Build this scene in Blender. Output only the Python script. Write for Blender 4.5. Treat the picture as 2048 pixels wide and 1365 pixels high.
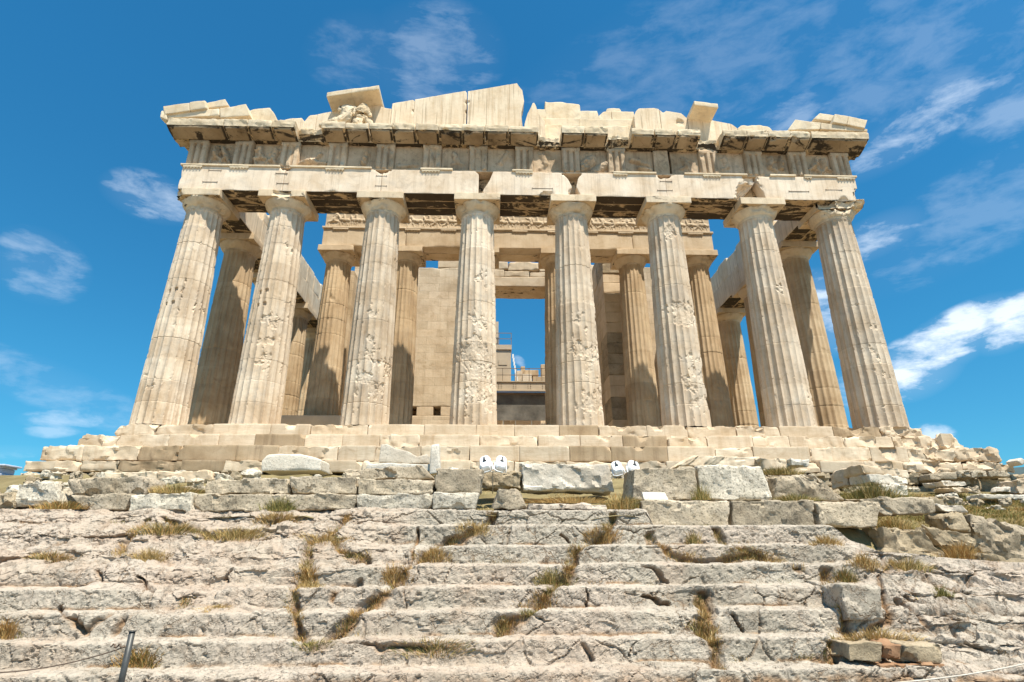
import bpy, bmesh, math, random
import numpy as np
from mathutils import Matrix, Vector

for _o in list(bpy.data.objects):
    bpy.data.objects.remove(_o)
scene = bpy.context.scene
R = math.radians
rnd = random.Random(7)

# ------------------------------------------------------------------ camera
CAM = np.array([-1.31278, -21.89598, -4.33090])
PITCH, YAW, ROLL, FPX = 0.3543196, 0.0330644, -0.0027643, 1107.0375   # focal length in pixels of a 2048 px wide frame
_f = np.array([math.sin(YAW)*math.cos(PITCH), math.cos(YAW)*math.cos(PITCH), math.sin(PITCH)])
_r = np.array([math.cos(YAW), -math.sin(YAW), 0.0]); _u = np.cross(_r, _f)
CR = math.cos(ROLL)*_r + math.sin(ROLL)*_u
CU = -math.sin(ROLL)*_r + math.cos(ROLL)*_u
CF = _f
cd = bpy.data.cameras.new('camera'); co = bpy.data.objects.new('camera', cd)
scene.collection.objects.link(co)
co.matrix_world = Matrix(((CR[0], CU[0], -CF[0], CAM[0]), (CR[1], CU[1], -CF[1], CAM[1]), (CR[2], CU[2], -CF[2], CAM[2]), (0, 0, 0, 1)))
cd.sensor_fit = 'HORIZONTAL'; cd.sensor_width = 36; cd.lens = 36*FPX/2048
cd.clip_start = .1; cd.clip_end = 60000
scene.camera = co

# ------------------------------------------------------------------ sky, sun, exposure
SUN = np.array([.64, -1.0, 2.55]); SUN /= np.linalg.norm(SUN)          # direction towards the sun
SUN_EL = math.asin(SUN[2]); SUN_AZ = math.atan2(SUN[0], SUN[1])
sl = bpy.data.lights.new('sun', 'SUN'); so = bpy.data.objects.new('sun', sl); scene.collection.objects.link(so)
sl.energy = 5.0; sl.angle = R(.53); sl.color = (1.0, .93, .81)
so.rotation_euler = Vector(SUN).to_track_quat('Z', 'Y').to_euler()
so.location = (20, -40, 60)
scene.view_settings.view_transform = 'Standard'; scene.view_settings.look = 'None'
scene.view_settings.exposure = 0.70; scene.view_settings.gamma = 1

def ray(px, py):
    return CF + CR*(px-1024)/FPX - CU*(py-682.5)/FPX
def at(px, py, Y):
    d = ray(px, py); return CAM + d*(Y-CAM[1])/d[1]

w = bpy.data.worlds.new('World'); scene.world = w; w.use_nodes = True
nt = w.node_tree; nt.nodes.clear()
def nd(nt, typ, **kw):
    n = nt.nodes.new(typ)
    for k, v in kw.items():
        if k.startswith('i_'):
            key = k[2:]; key = int(key) if key.isdigit() else key
            if hasattr(v, 'is_linked') and hasattr(v, 'node'): nt.links.new(v, n.inputs[key])
            else: n.inputs[key].default_value = v
        else: setattr(n, k, v)
    return n
def mth(nt, op, a, b=None, clamp=False):
    n = nt.nodes.new('ShaderNodeMath'); n.operation = op; n.use_clamp = clamp
    for i, v in enumerate((a, b)):
        if v is None: continue
        if hasattr(v, 'node'): nt.links.new(v, n.inputs[i])
        else: n.inputs[i].default_value = v
    return n.outputs[0]
def mixc(nt, fac, a, b, blend='MIX'):
    n = nt.nodes.new('ShaderNodeMix'); n.data_type = 'RGBA'; n.blend_type = blend
    for s, v in (('Factor', fac), ('A', a), ('B', b)):
        sock = [q for q in n.inputs if q.name == s and q.type == ('VALUE' if s == 'Factor' else 'RGBA')][0]
        if hasattr(v, 'node'): nt.links.new(v, sock)
        elif s == 'Factor': sock.default_value = v
        else: sock.default_value = (*v, 1) if len(v) == 3 else v
    return [o for o in n.outputs if o.type == 'RGBA'][0]
def ramp(nt, fac, stops, interp='LINEAR'):
    n = nt.nodes.new('ShaderNodeValToRGB'); cr = n.color_ramp; cr.interpolation = interp
    while len(cr.elements) > 1: cr.elements.remove(cr.elements[0])
    cr.elements[0].position = stops[0][0]
    def col(c): return (c, c, c, 1) if isinstance(c, (int, float)) else (*c, 1)
    cr.elements[0].color = col(stops[0][1])
    for p, c in stops[1:]:
        e = cr.elements.new(p); e.color = col(c)
    nt.links.new(fac, n.inputs[0]); return n.outputs[0]

sky = nd(nt, 'ShaderNodeTexSky', sky_type='NISHITA', sun_disc=False, sun_elevation=SUN_EL, sun_rotation=SUN_AZ, altitude=150, air_density=1.0, dust_density=.4, ozone_density=3.0)
tc = nd(nt, 'ShaderNodeTexCoord'); D3 = tc.outputs['Generated']
elev = nd(nt, 'ShaderNodeSeparateXYZ', i_Vector=D3).outputs[2]
tint = ramp(nt, elev, [(.0, (.27, .72, .88)), (.28, (.23, .86, 1.02)), (.62, (.21, .95, 1.18))])
base = mixc(nt, 1.0, sky.outputs[0], tint, 'MULTIPLY')
n_big = nd(nt, 'ShaderNodeTexNoise', i_Vector=D3, i_Scale=8.0, i_Detail=12.0, i_Roughness=.58, i_Distortion=.15).outputs[0]
mp = nd(nt, 'ShaderNodeMapping', i_Vector=D3); mp.inputs['Scale'].default_value = (7, 12, 26); mp.inputs['Rotation'].default_value = (0, R(28), 0)
n_fine = nd(nt, 'ShaderNodeTexNoise', i_Vector=mp.outputs[0], i_Scale=1.6, i_Detail=10.0, i_Roughness=.62, i_Distortion=.25).outputs[0]
n_mix = mth(nt, 'ADD', mth(nt, 'MULTIPLY', n_big, .45), mth(nt, 'MULTIPLY', n_fine, .55))
def vdot(vec):
    n = nt.nodes.new('ShaderNodeVectorMath'); n.operation = 'DOT_PRODUCT'; nt.links.new(D3, n.inputs[0]); n.inputs[1].default_value = tuple(vec); return n.outputs['Value']
# clouds: direction (given by where they stand over the temple), half length, half width, tilt, density
CLOUDS = [(860, 118, 140, 95, -8, .20), (735, 115, 110, 75, 0, .13), (305, 395, 80, 46, 18, .38), (80, 532, 80, 66, 30, .26), (130, 785, 200, 44, 22, .18),
          (135, 838, 72, 20, 0, .42), (112, 862, 48, 15, 0, .34), (1830, 258, 150, 48, -33, .45), (1885, 690, 128, 48, -33, 1.0), (1828, 735, 84, 56, -30, 1.05), (2020, 645, 76, 46, -35, 1.0),
          (1752, 475, 90, 40, -25, .55), (1650, 600, 55, 65, -50, .75), (1672, 665, 50, 46, -20, .7), (1700, 790, 50, 46, 0, .45), (1865, 872, 38, 24, 0, .75), (1400, 140, 460, 150, -22, .11),
          (1570, 240, 100, 40, -30, .25), (1860, 120, 300, 130, -30, .13), (2030, 205, 90, 65, -30, .24), (1038, 722, 16, 9, 40, .3), (1960, 420, 260, 90, -30, .14), (2000, 60, 300, 90, -25, .12), (20, 905, 60, 14, 0, .25)]
total = None; nn = mth(nt, 'SUBTRACT', n_mix, .5)
for (cx, cy, L, W_, tilt, dens) in CLOUDS:
    c = ray(cx, cy); k = np.linalg.norm(c); c = c/k
    e1 = CR*math.cos(R(tilt)) - CU*math.sin(R(tilt)); e1 = e1 - c*np.dot(e1, c); e1 /= np.linalg.norm(e1); e2 = np.cross(c, e1)
    a1 = FPX*k/L; a2 = FPX*k/W_
    a = mth(nt, 'MULTIPLY', vdot(e1), a1/1.15); b = mth(nt, 'MULTIPLY', vdot(e2), a2/1.15)
    d = mth(nt, 'ADD', mth(nt, 'MULTIPLY', a, a), mth(nt, 'MULTIPLY', b, b))
    m = mth(nt, 'SUBTRACT', 1.0, d, True)
    front = mth(nt, 'GREATER_THAN', vdot(c), 0.0)
    m = mth(nt, 'MULTIPLY', m, front)
    e_ = mth(nt, 'MULTIPLY', mth(nt, 'ADD', mth(nt, 'MULTIPLY', m, .85), mth(nt, 'SUBTRACT', mth(nt, 'MULTIPLY', nn, 6.5), .30)), 1.15, True)
    g_ = mth(nt, 'MULTIPLY', m, 2.4, True)
    v = mth(nt, 'MULTIPLY', mth(nt, 'ADD', mth(nt, 'MULTIPLY', mth(nt, 'MULTIPLY', e_, g_), .85), mth(nt, 'MULTIPLY', m, .14)), min(1.0, dens*.95))
    total = v if total is None else mth(nt, 'MAXIMUM', total, v)
cloud = mth(nt, 'MINIMUM', total, .94)
skyc = mixc(nt, cloud, base, (7.2, 8.0, 9.0))
bg = nd(nt, 'ShaderNodeBackground', i_Color=skyc, i_Strength=.088)
nt.links.new(bg.outputs[0], nd(nt, 'ShaderNodeOutputWorld').inputs[0])

# ------------------------------------------------------------------ numeric noise
U = np.uint32
def _h(ix, iy, iz, seed):
    with np.errstate(over='ignore'):
        n = ix.astype(np.int64).astype(U)*U(0x9E3779B1) ^ iy.astype(np.int64).astype(U)*U(0x85EBCA77) ^ iz.astype(np.int64).astype(U)*U(0xC2B2AE3D) ^ U((seed*7919+13) & 0xffffffff)
        n ^= n >> U(15); n = n*U(0x2C1B3C6D); n ^= n >> U(12); n = n*U(0x297A2D39); n ^= n >> U(15)
    return n.astype(np.float64)/2147483648.0 - 1.0
def vnoise(P, seed=0):
    P = np.asarray(P, float); I = np.floor(P); f = P-I; f = f*f*f*(f*(f*6-15)+10)
    x, y, z = I[:, 0], I[:, 1], I[:, 2]; out = 0
    for dx in (0, 1):
        wx = f[:, 0] if dx else 1-f[:, 0]
        for dy in (0, 1):
            wy = f[:, 1] if dy else 1-f[:, 1]
            for dz in (0, 1):
                wz = f[:, 2] if dz else 1-f[:, 2]
                out = out + wx*wy*wz*_h(x+dx, y+dy, z+dz, seed)
    return out
def fbm(P, octv=4, seed=0, gain=.5):
    P = np.asarray(P, float); a = 1.0; s = 0; tot = 0
    for k in range(octv):
        s = s + a*vnoise(P*(2.03**k)+k*17.3, seed+k*31); tot += a; a *= gain
    return s/tot
def voro(x, y, seed=0, jit=.9):
    ix = np.floor(x); iy = np.floor(y); F1 = np.full(x.shape, 9.0); F2 = np.full(x.shape, 9.0); cid = np.zeros(x.shape)
    z = np.zeros_like(ix)
    for dx in (-1, 0, 1):
        for dy in (-1, 0, 1):
            cx = ix+dx; cy = iy+dy
            px = cx+.5+.5*jit*_h(cx, cy, z, seed); py = cy+.5+.5*jit*_h(cx, cy, z+5, seed)
            d = np.hypot(px-x, py-y); c = _h(cx, cy, z+9, seed)
            nearer = d < F1
            F2 = np.where(nearer, F1, np.minimum(F2, d)); cid = np.where(nearer, c, cid); F1 = np.where(nearer, d, F1)
    return F1, F2, cid

# ------------------------------------------------------------------ mesh helpers
def mesh(name, V, F, mats, parent=None, midx=None, smooth=True, loc=None, attr=None, sharp=0):
    V = np.asarray(V, np.float32); F = np.asarray(F, np.int32); k = F.shape[1]
    me = bpy.data.meshes.new(name)
    me.vertices.add(len(V)); me.vertices.foreach_set('co', V.ravel())
    me.loops.add(F.size); me.loops.foreach_set('vertex_index', F.ravel())
    me.polygons.add(len(F)); me.polygons.foreach_set('loop_start', np.arange(0, F.size, k, dtype=np.int32))
    try: me.polygons.foreach_set('loop_total', np.full(len(F), k, np.int32))
    except Exception: pass
    me.polygons.foreach_set('use_smooth', np.full(len(F), smooth))
    for m in (mats if isinstance(mats, (list, tuple)) else [mats]): me.materials.append(m)
    if midx is not None: me.polygons.foreach_set('material_index', np.asarray(midx, np.int32))
    me.update(calc_edges=True); me.validate()
    if attr:
        for an, av in attr.items():
            a = me.attributes.new(an, 'FLOAT', 'POINT'); a.data.foreach_set('value', np.asarray(av, np.float32))
    if sharp: me.set_sharp_from_angle(angle=R(sharp))
    o = bpy.data.objects.new(name, me); scene.collection.objects.link(o)
    if parent is not None: o.parent = parent
    if loc is not None: o.location = loc
    return o
def grid_faces(nu, nv, wrap=False):
    a = np.arange(nu*nv).reshape(nu, nv)
    if wrap: a = np.concatenate([a, a[:1]], 0)
    return np.stack([a[:-1, :-1], a[1:, :-1], a[1:, 1:], a[:-1, 1:]], -1).reshape(-1, 4)
class MB:
    def __init__(s): s.V = []; s.F = []; s.n = 0; s.m = []
    def add(s, V, F, mi=0):
        s.V.append(np.asarray(V)); s.F.append(np.asarray(F)+s.n); s.n += len(V); s.m.append(np.full(len(F), mi))
    def build(s, name, mats, parent=None, **kw):
        return mesh(name, np.concatenate(s.V), np.concatenate(s.F), mats, parent, midx=np.concatenate(s.m), **kw)
def tag(o, label=None, cat=None, group=None, kind=None):
    if label: o['label'] = label
    if cat: o['category'] = cat
    if group: o['group'] = group
    if kind: o['kind'] = kind
    return o
def empty(name, loc=(0, 0, 0), **kw):
    o = bpy.data.objects.new(name, None); scene.collection.objects.link(o); o.location = loc; o.empty_display_size = .3
    return tag(o, **kw)
def ev(v, t):
    if callable(v): return v(t)
    if isinstance(v, (list, tuple)):
        if isinstance(v[0], (list, tuple)): return np.interp(t, [p[0] for p in v], [p[1] for p in v])
        return np.interp(t, np.linspace(0, 1, len(v)), v)
    return np.full_like(t, float(v))

def rbox(size, res, r0, chip, amp, seed, freq=1.6, maxn=90):
    """a weathered box: chipped, rounded edges and a slightly uneven skin; returns verts, quads, face side ids"""
    h = np.array(size, float)/2; lines = []
    for k in range(3):
        n = int(min(maxn, max(1, math.ceil(size[k]/res)))); L = np.linspace(-h[k], h[k], n+1)
        e = min(max(r0, .012), h[k]*.35); ex = [-h[k]+e, h[k]-e]
        if chip > .02 and h[k] > .12: ex += [-h[k]+min(chip*.7, h[k]*.6), h[k]-min(chip*.7, h[k]*.6)]
        lines.append(np.unique(np.round(np.concatenate([L, ex]), 5)))
    Vs = []; Fs = []; sid = []; n0 = 0
    for ax in range(3):
        a, b = [(1, 2), (2, 0), (0, 1)][ax]
        for sgn in (-1, 1):
            A, B = np.meshgrid(lines[a], lines[b], indexing='ij')
            P = np.zeros((A.size, 3)); P[:, a] = A.ravel(); P[:, b] = B.ravel(); P[:, ax] = sgn*h[ax]
            F = grid_faces(len(lines[a]), len(lines[b]))
            if sgn < 0: F = F[:, ::-1]
            Vs.append(P); Fs.append(F+n0); sid.append(np.full(len(F), ax*2+(sgn > 0))); n0 += len(P)
    V = np.concatenate(Vs); F = np.concatenate(Fs); sid = np.concatenate(sid)
    V, inv = np.unique(np.round(V, 5), axis=0, return_inverse=True); F = inv.reshape(-1)[F]
    off = np.array([seed*3.71 % 97, seed*1.93 % 89, seed*5.17 % 83])
    r = np.full(len(V), r0)
    if chip > 0: r = r0 + chip*np.clip(fbm(V*1.25+off, 3, 3)*2.4-.25, 0, 1) + chip*.35*np.clip(fbm(V*5+off, 2, 8)*2-.3, 0, 1)
    hm = h.min(); r = np.minimum(r, hm*.62)[:, None]
    q = np.clip(V, -(h-r), h-r); d = V-q; L = np.linalg.norm(d, axis=1, keepdims=True)+1e-9
    V2 = q + d/L*np.minimum(L, r)
    if amp > 0:
        n = np.stack([fbm(V*freq+off+c, 4, 11+c, .55) for c in (0, 7, 13)], 1)
        V2 = V2 + n*amp
    return V2, F, sid, V2/h
def facet3(P, seed):
    I = np.floor(P); best = np.full(len(P), 9.0); out = np.zeros(len(P))
    for dx in (-1, 0, 1):
        for dy in (-1, 0, 1):
            for dz in (-1, 0, 1):
                cx, cy, cz = I[:, 0]+dx, I[:, 1]+dy, I[:, 2]+dz
                q = np.stack([cx+.5+.45*_h(cx, cy, cz, seed), cy+.5+.45*_h(cx, cy, cz, seed+1), cz+.5+.45*_h(cx, cy, cz, seed+2)], 1)-P
                d = np.einsum('ij,ij->i', q, q); t = .7*_h(cx, cy, cz, seed+3)+_h(cx, cy, cz, seed+4)*q[:, 0]+_h(cx, cy, cz, seed+5)*q[:, 1]+_h(cx, cy, cz, seed+6)*q[:, 2]
                m = d < best; out = np.where(m, t, out); best = np.where(m, d, best)
    return out
def bite(P, bites, seed=0):
    lo, hi = P.min(0), P.max(0)
    for b in bites:
        c = np.array(b[:3]); Rb = b[3]
        d = P-c; L = np.linalg.norm(d, axis=1)+1e-9
        rr = Rb*(.92+.30*fbm(P*4.0/max(Rb, .3)*.5+seed, 3, 5)+.30*np.abs(fbm(P*9+seed, 3, 6))+.12*fbm(P*22+seed, 2, 7))
        m = L < rr
        P[m] = c + d[m]/L[m, None]*rr[m, None]
    return np.clip(P, lo, hi)
def stone(name, mats, parent=None, fn=None, size=None, X=(0, 1), Y=(0, 1), Z=(0, 1), res=.12, r0=.015, chip=.05, amp=.012, seed=1, bites=(), soffit=False, relief=None, freq=1.6, mb=None, mi=0, smooth=True, frac=0.0, ffreq=2.6):
    if size is None:
        t = np.linspace(0, 1, 9)
        size = [max(.03, np.mean(ev(b, t)-ev(a, t))) for a, b in (X, Y, Z)]
    V, F, sid, N = rbox(size, res, r0, chip, amp, seed, freq)
    if frac:
        h_ = np.array(size)/2; o_ = np.array([seed*1.7 % 31, seed*2.3 % 37, seed*.9 % 41])
        f_ = facet3(V*ffreq+.15*np.stack([fbm(V*3+o_+k_, 2, 3) for k_ in (0, 5, 9)], 1)+o_, seed)*frac + facet3(V*ffreq*2.7+o_, seed+9)*frac*.35
        dr = np.sign(N)*np.abs(N)**4; dr = dr/(np.linalg.norm(dr, axis=1, keepdims=True)+1e-9); V = V+dr*(f_-frac*.3)[:, None]; N = V/h_
    s, v, t = ((N+1)/2).T
    if fn: P = np.stack(fn(s, v, t), 1)
    else:
        xa, xb = ev(X[0], t), ev(X[1], t); za, zb = ev(Z[0], s), ev(Z[1], s); ya, yb = ev(Y[0], t), ev(Y[1], t)
        P = np.stack([xa+(xb-xa)*s, ya+(yb-ya)*v, za+(zb-za)*t], 1)
    if relief is not None:
        m = v < .08
        P[m, 1] -= relief(P[m, 0], P[m, 2])
    if len(bites): P = bite(P, bites, seed)
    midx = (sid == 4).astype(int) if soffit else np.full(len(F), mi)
    if mb is not None:
        mb.add(P, F, 0); mb.m[-1] = midx; return None
    return mesh(name, P, F, mats, parent, midx=midx, smooth=smooth, sharp=22 if frac else 35)
def qstone(name, mat, quad, Y, D, parent=None, top=None, lean=0, **kw):
    """a block whose front face has these four corners (seen from the path) and that reaches D metres back"""
    TL, TR, BR, BL = [at(p[0], p[1], Y) for p in quad]
    size = [np.linalg.norm(TR-TL)*.5+np.linalg.norm(BR-BL)*.5, D, abs(TL[2]-BL[2])*.5+abs(TR[2]-BR[2])*.5]
    def fn(s, v, t):
        B = BL[:, None]*(1-s)+BR[:, None]*s; T = TL[:, None]*(1-s)+TR[:, None]*s
        if top is not None: T[2] += ev(top, s)
        P = B*(1-t)+T*t
        return P[0], P[1]+v*D+lean*t, P[2]
    return stone(name, mat, parent, fn=fn, size=size, **kw)
def lathe(prof, n=64):
    prof = np.array(prof); th = np.linspace(0, 2*math.pi, n, endpoint=False)
    V = np.stack([np.outer(np.cos(th), prof[:, 0]), np.outer(np.sin(th), prof[:, 0]), np.tile(prof[:, 1], (n, 1))], -1).reshape(-1, 3)
    return V, grid_faces(n, len(prof), True)
def tube(pts, rad, n=8):
    pts = [np.array(p, float) for p in pts]; rings = []
    rads = rad if isinstance(rad, (list, tuple)) else [rad]*len(pts)
    for i, p in enumerate(pts):
        d = pts[min(i+1, len(pts)-1)]-pts[max(i-1, 0)]; d /= np.linalg.norm(d)
        a = np.cross(d, [0, 0, 1.0] if abs(d[2]) < .9 else [1.0, 0, 0]); a /= np.linalg.norm(a); b = np.cross(d, a)
        rings.append([p+rads[i]*(math.cos(2*math.pi*k/n)*a+math.sin(2*math.pi*k/n)*b) for k in range(n)])
    V = np.array(rings).transpose(1, 0, 2).reshape(-1, 3); F = grid_faces(n, len(pts), True)[:, ::-1]
    # caps as fans of degenerate-free quads
    c0 = len(V); V = np.concatenate([V, [pts[0], pts[-1]]]); m = len(pts); cap = []
    for k in range(0, n, 2):
        k1, k2 = (k+1) % n, (k+2) % n
        cap.append([c0, k*m, k1*m, k2*m]); cap.append([c0+1, k2*m+m-1, k1*m+m-1, k*m+m-1])
    return V, np.concatenate([F, np.array(cap)])
def box(x0, x1, y0, y1, z0, z1):
    V = np.array([(x, y, z) for x in (x0, x1) for y in (y0, y1) for z in (z0, z1)], float)
    F = np.array([(0, 1, 3, 2), (4, 6, 7, 5), (0, 4, 5, 1), (2, 3, 7, 6), (0, 2, 6, 4), (1, 5, 7, 3)]); return V, F

# ------------------------------------------------------------------ materials
def newmat(name, rough=.85, spec=.2):
    m = bpy.data.materials.new(name); m.use_nodes = True; t = m.node_tree; b = t.nodes['Principled BSDF']
    b.inputs['Roughness'].default_value = rough; b.inputs['Specular IOR Level'].default_value = spec
    return m, t, b
def nz(t, vec, scale, detail=6, rough=.6, dist=0.0):
    return nd(t, 'ShaderNodeTexNoise', i_Vector=vec, i_Scale=float(scale), i_Detail=float(detail), i_Roughness=rough, i_Distortion=dist).outputs[0]
def mapv(t, vec, scale, rot=(0, 0, 0)):
    n = nd(t, 'ShaderNodeMapping', i_Vector=vec); n.inputs['Scale'].default_value = scale; n.inputs['Rotation'].default_value = rot; return n.outputs[0]
def stone_mat(name, light, mid, dark, grain=0.0, stain=(.30, .20, .11), stain_amt=.5, streak=.4, pits=.35, bump=.35, scale=.7, grey=0.0, drums=0.0, brick=None, crust=None, tint_var=.12, attr_dirt=False, pink=None, fine=38, pit_at=.60, lichen=0.0, veins=0.0):
    m, t, b = newmat(name)
    tcn = nd(t, 'ShaderNodeTexCoord'); oi = nd(t, 'ShaderNodeObjectInfo')
    off = nd(t, 'ShaderNodeVectorMath', operation='MULTIPLY_ADD', i_0=oi.outputs['Location'], i_1=(.37, .73, .11), i_2=tcn.outputs['Object'])
    sh = nd(t, 'ShaderNodeVectorMath', operation='ADD', i_0=off.outputs[0])
    cmb = nd(t, 'ShaderNodeCombineXYZ', i_X=mth(t, 'MULTIPLY', oi.outputs['Random'], 13.0), i_Y=mth(t, 'MULTIPLY', oi.outputs['Random'], 7.0), i_Z=0.0)
    t.links.new(cmb.outputs[0], sh.inputs[1]); V = sh.outputs[0]
    a = nz(t, V, scale, 9, .62, .4)
    col = ramp(t, a, [(.30, dark), (.47, mid), (.64, light)])
    a2 = nz(t, V, scale*6, 7, .65)
    col = mixc(t, mth(t, 'MULTIPLY', ramp(t, a2, [(.46, 0.0), (.72, 1.0)]), .45), col, mid)
    hgt = nz(t, V, fine*.45, 8, .68); hb = nz(t, V, 4.0, 8, .6)
    height = mth(t, 'ADD', mth(t, 'ADD', mth(t, 'MULTIPLY', hgt, .42), mth(t, 'MULTIPLY', nz(t, V, fine*1.6, 4, .6), .16)), mth(t, 'MULTIPLY', hb, .8))
    if pink is not None:
        p = nz(t, V, scale*.55, 5, .6, .8); col = mixc(t, ramp(t, p, [(.44, 0.0), (.60, 1.0)]), col, pink)
    if streak:
        s = nz(t, mapv(t, V, (4.5, 4.5, .28)), 1.0, 7, .65)
        col = mixc(t, mth(t, 'MULTIPLY', ramp(t, s, [(.50, 0.0), (.68, 1.0)]), streak), col, stain)
    if stain_amt:
        s = nz(t, V, scale*2.3, 10, .72, 1.2)
        col = mixc(t, mth(t, 'MULTIPLY', ramp(t, s, [(.56, 0.0), (.70, 1.0)]), stain_amt), col, stain)
    if grey:
        s = nz(t, V, scale*1.4, 8, .7, .5); col = mixc(t, mth(t, 'MULTIPLY', ramp(t, s, [(.50, 0.0), (.64, 1.0)]), grey), col, (.30, .285, .26))
    if grain:
        s = nz(t, mapv(t, V, (13, 13, .30)), 1.0, 5, .6)
        col = mixc(t, mth(t, 'MULTIPLY', ramp(t, s, [(.585, 0.0), (.64, 1.0)]), grain), col, (.26, .185, .115))
    if veins:
        s = nz(t, mapv(t, V, (.6, 1.5, 5.0), (0, R(14), 0)), 1.5, 8, .6, 1.0)
        s = ramp(t, s, [(.44, 0.0), (.5, 1.0), (.56, 0.0)]); col = mixc(t, mth(t, 'MULTIPLY', s, veins), col, (.36, .27, .17))
    if lichen:
        s = nz(t, V, 3.2, 10, .75, .4); col = mixc(t, mth(t, 'MULTIPLY', ramp(t, s, [(.54, 0.0), (.63, 1.0)]), lichen), col, (.075, .065, .05))
        s = nz(t, V, 26, 5, .7); col = mixc(t, mth(t, 'MULTIPLY', ramp(t, s, [(.62, 0.0), (.70, 1.0)]), lichen*.8), col, (.10, .085, .06))
    if pits:
        s = nz(t, V, fine, 4, .6); pm = ramp(t, s, [(pit_at, 0.0), (pit_at+.09, 1.0)])
        col = mixc(t, mth(t, 'MULTIPLY', pm, pits), col, tuple(c*.45 for c in dark))
    if drums:
        sx = nd(t, 'ShaderNodeSeparateXYZ', i_Vector=tcn.outputs['Object']).outputs[2]
        fl = mth(t, 'FLOOR', mth(t, 'DIVIDE', sx, drums))
        wn = nd(t, 'ShaderNodeTexWhiteNoise', noise_dimensions='2D', i_Vector=nd(t, 'ShaderNodeCombineXYZ', i_X=fl, i_Y=mth(t, 'MULTIPLY', oi.outputs['Random'], 91.0), i_Z=0.0).outputs[0]).outputs[0]
        col = mixc(t, mth(t, 'MULTIPLY', wn, .30), col, stain)
    if brick:
        ax, bw, bh = brick
        sp = nd(t, 'ShaderNodeSeparateXYZ', i_Vector=tcn.outputs['Object'])
        wv = mth(t, 'MULTIPLY', mth(t, 'SUBTRACT', nz(t, tcn.outputs['Object'], 2.2, 5, .6), .5), .07)
        bv = nd(t, 'ShaderNodeCombineXYZ', i_X=mth(t, 'ADD', sp.outputs[ax], wv), i_Y=mth(t, 'ADD', sp.outputs[2], wv), i_Z=0.0)
        br = nd(t, 'ShaderNodeTexBrick', i_Vector=bv.outputs[0], i_Scale=1.0)
        br.inputs['Brick Width'].default_value = bw; br.inputs['Row Height'].default_value = bh; br.inputs['Mortar Size'].default_value = .009; br.inputs['Mortar Smooth'].default_value = .5
        br.inputs['Color1'].default_value = (1, 1, 1, 1); br.inputs['Color2'].default_value = (.74, .72, .68, 1); br.inputs['Mortar'].default_value = (1, 1, 1, 1)
        col = mixc(t, .8, col, br.outputs['Color'], 'MULTIPLY')
        brk = nz(t, tcn.outputs['Object'], 1.3, 6, .7)
        jm = mth(t, 'MULTIPLY', br.outputs['Fac'], ramp(t, brk, [(.35, .25), (.62, 1.0)]))
        col = mixc(t, mth(t, 'MULTIPLY', jm, .75), col, (.12, .08, .045))
        height = mth(t, 'SUBTRACT', height, mth(t, 'MULTIPLY', br.outputs['Fac'], .8))
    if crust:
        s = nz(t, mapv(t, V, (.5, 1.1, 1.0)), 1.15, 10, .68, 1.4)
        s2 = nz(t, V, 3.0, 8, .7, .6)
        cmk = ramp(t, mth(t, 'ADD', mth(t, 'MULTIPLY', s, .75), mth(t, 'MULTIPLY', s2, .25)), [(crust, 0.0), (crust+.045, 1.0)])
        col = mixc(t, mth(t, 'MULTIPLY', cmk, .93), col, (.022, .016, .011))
    if attr_dirt:
        wv = nd(t, 'ShaderNodeVectorMath', operation='MULTIPLY_ADD', i_0=nd(t, 'ShaderNodeTexNoise', i_Vector=V, i_Scale=3.0, i_Detail=5.0, i_Roughness=.65).outputs['Color'], i_1=(.45, .45, .45), i_2=V).outputs[0]
        for sc_, thr_, m0, am_ in ((1.5, .010, .50, .6), (4.2, .020, .57, .42), (11.0, .045, .53, .22)):
            vo = nd(t, 'ShaderNodeTexVoronoi', feature='DISTANCE_TO_EDGE', i_Vector=mapv(t, wv, (1, 1, 1.25), (0, R(25)*sc_, 0)), i_Scale=sc_).outputs['Distance']
            ln = mth(t, 'MULTIPLY', ramp(t, vo, [(0.0, 1.0), (thr_, .85), (thr_*2.4, 0.0)]), ramp(t, nz(t, V, sc_*.55, 4, .6), [(m0, 0.0), (m0+.08, 1.0)]))
            col = mixc(t, mth(t, 'MULTIPLY', ln, am_), col, (.24, .145, .075)); height = mth(t, 'SUBTRACT', height, mth(t, 'MULTIPLY', ln, .55))
        at_ = nd(t, 'ShaderNodeAttribute', attribute_name='crack').outputs['Fac']
        brn = mixc(t, ramp(t, nz(t, V, 9, 6, .7), [(.4, 0.0), (.6, 1.0)]), (.13, .08, .042), (.34, .20, .10))
        col = mixc(t, at_, col, brn)
        wn_ = nd(t, 'ShaderNodeAttribute', attribute_name='polish').outputs['Fac']
        col = mixc(t, mth(t, 'MULTIPLY', wn_, .8), col, mixc(t, ramp(t, nz(t, V, 14, 6, .7), [(.4, 0.0), (.62, 1.0)]), (.42, .355, .28), (.535, .465, .375)))
        a3 = nd(t, 'ShaderNodeAttribute', attribute_name='rosy').outputs['Fac']
        col = mixc(t, mth(t, 'MULTIPLY', a3, .55), col, mixc(t, ramp(t, nz(t, V, 3.0, 8, .65), [(.38, 0.0), (.62, 1.0)]), (.41, .30, .215), (.50, .415, .325)))
    var = mth(t, 'ADD', mth(t, 'MULTIPLY', oi.outputs['Random'], tint_var*2), 1.0-tint_var)
    hs = nd(t, 'ShaderNodeHueSaturation', i_Color=col, i_Value=var)
    t.links.new(hs.outputs[0], b.inputs['Base Color'])
    bp = nd(t, 'ShaderNodeBump', i_Height=height, i_Strength=bump, i_Distance=.05)
    t.links.new(bp.outputs[0], b.inputs['Normal'])
    return m
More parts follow.
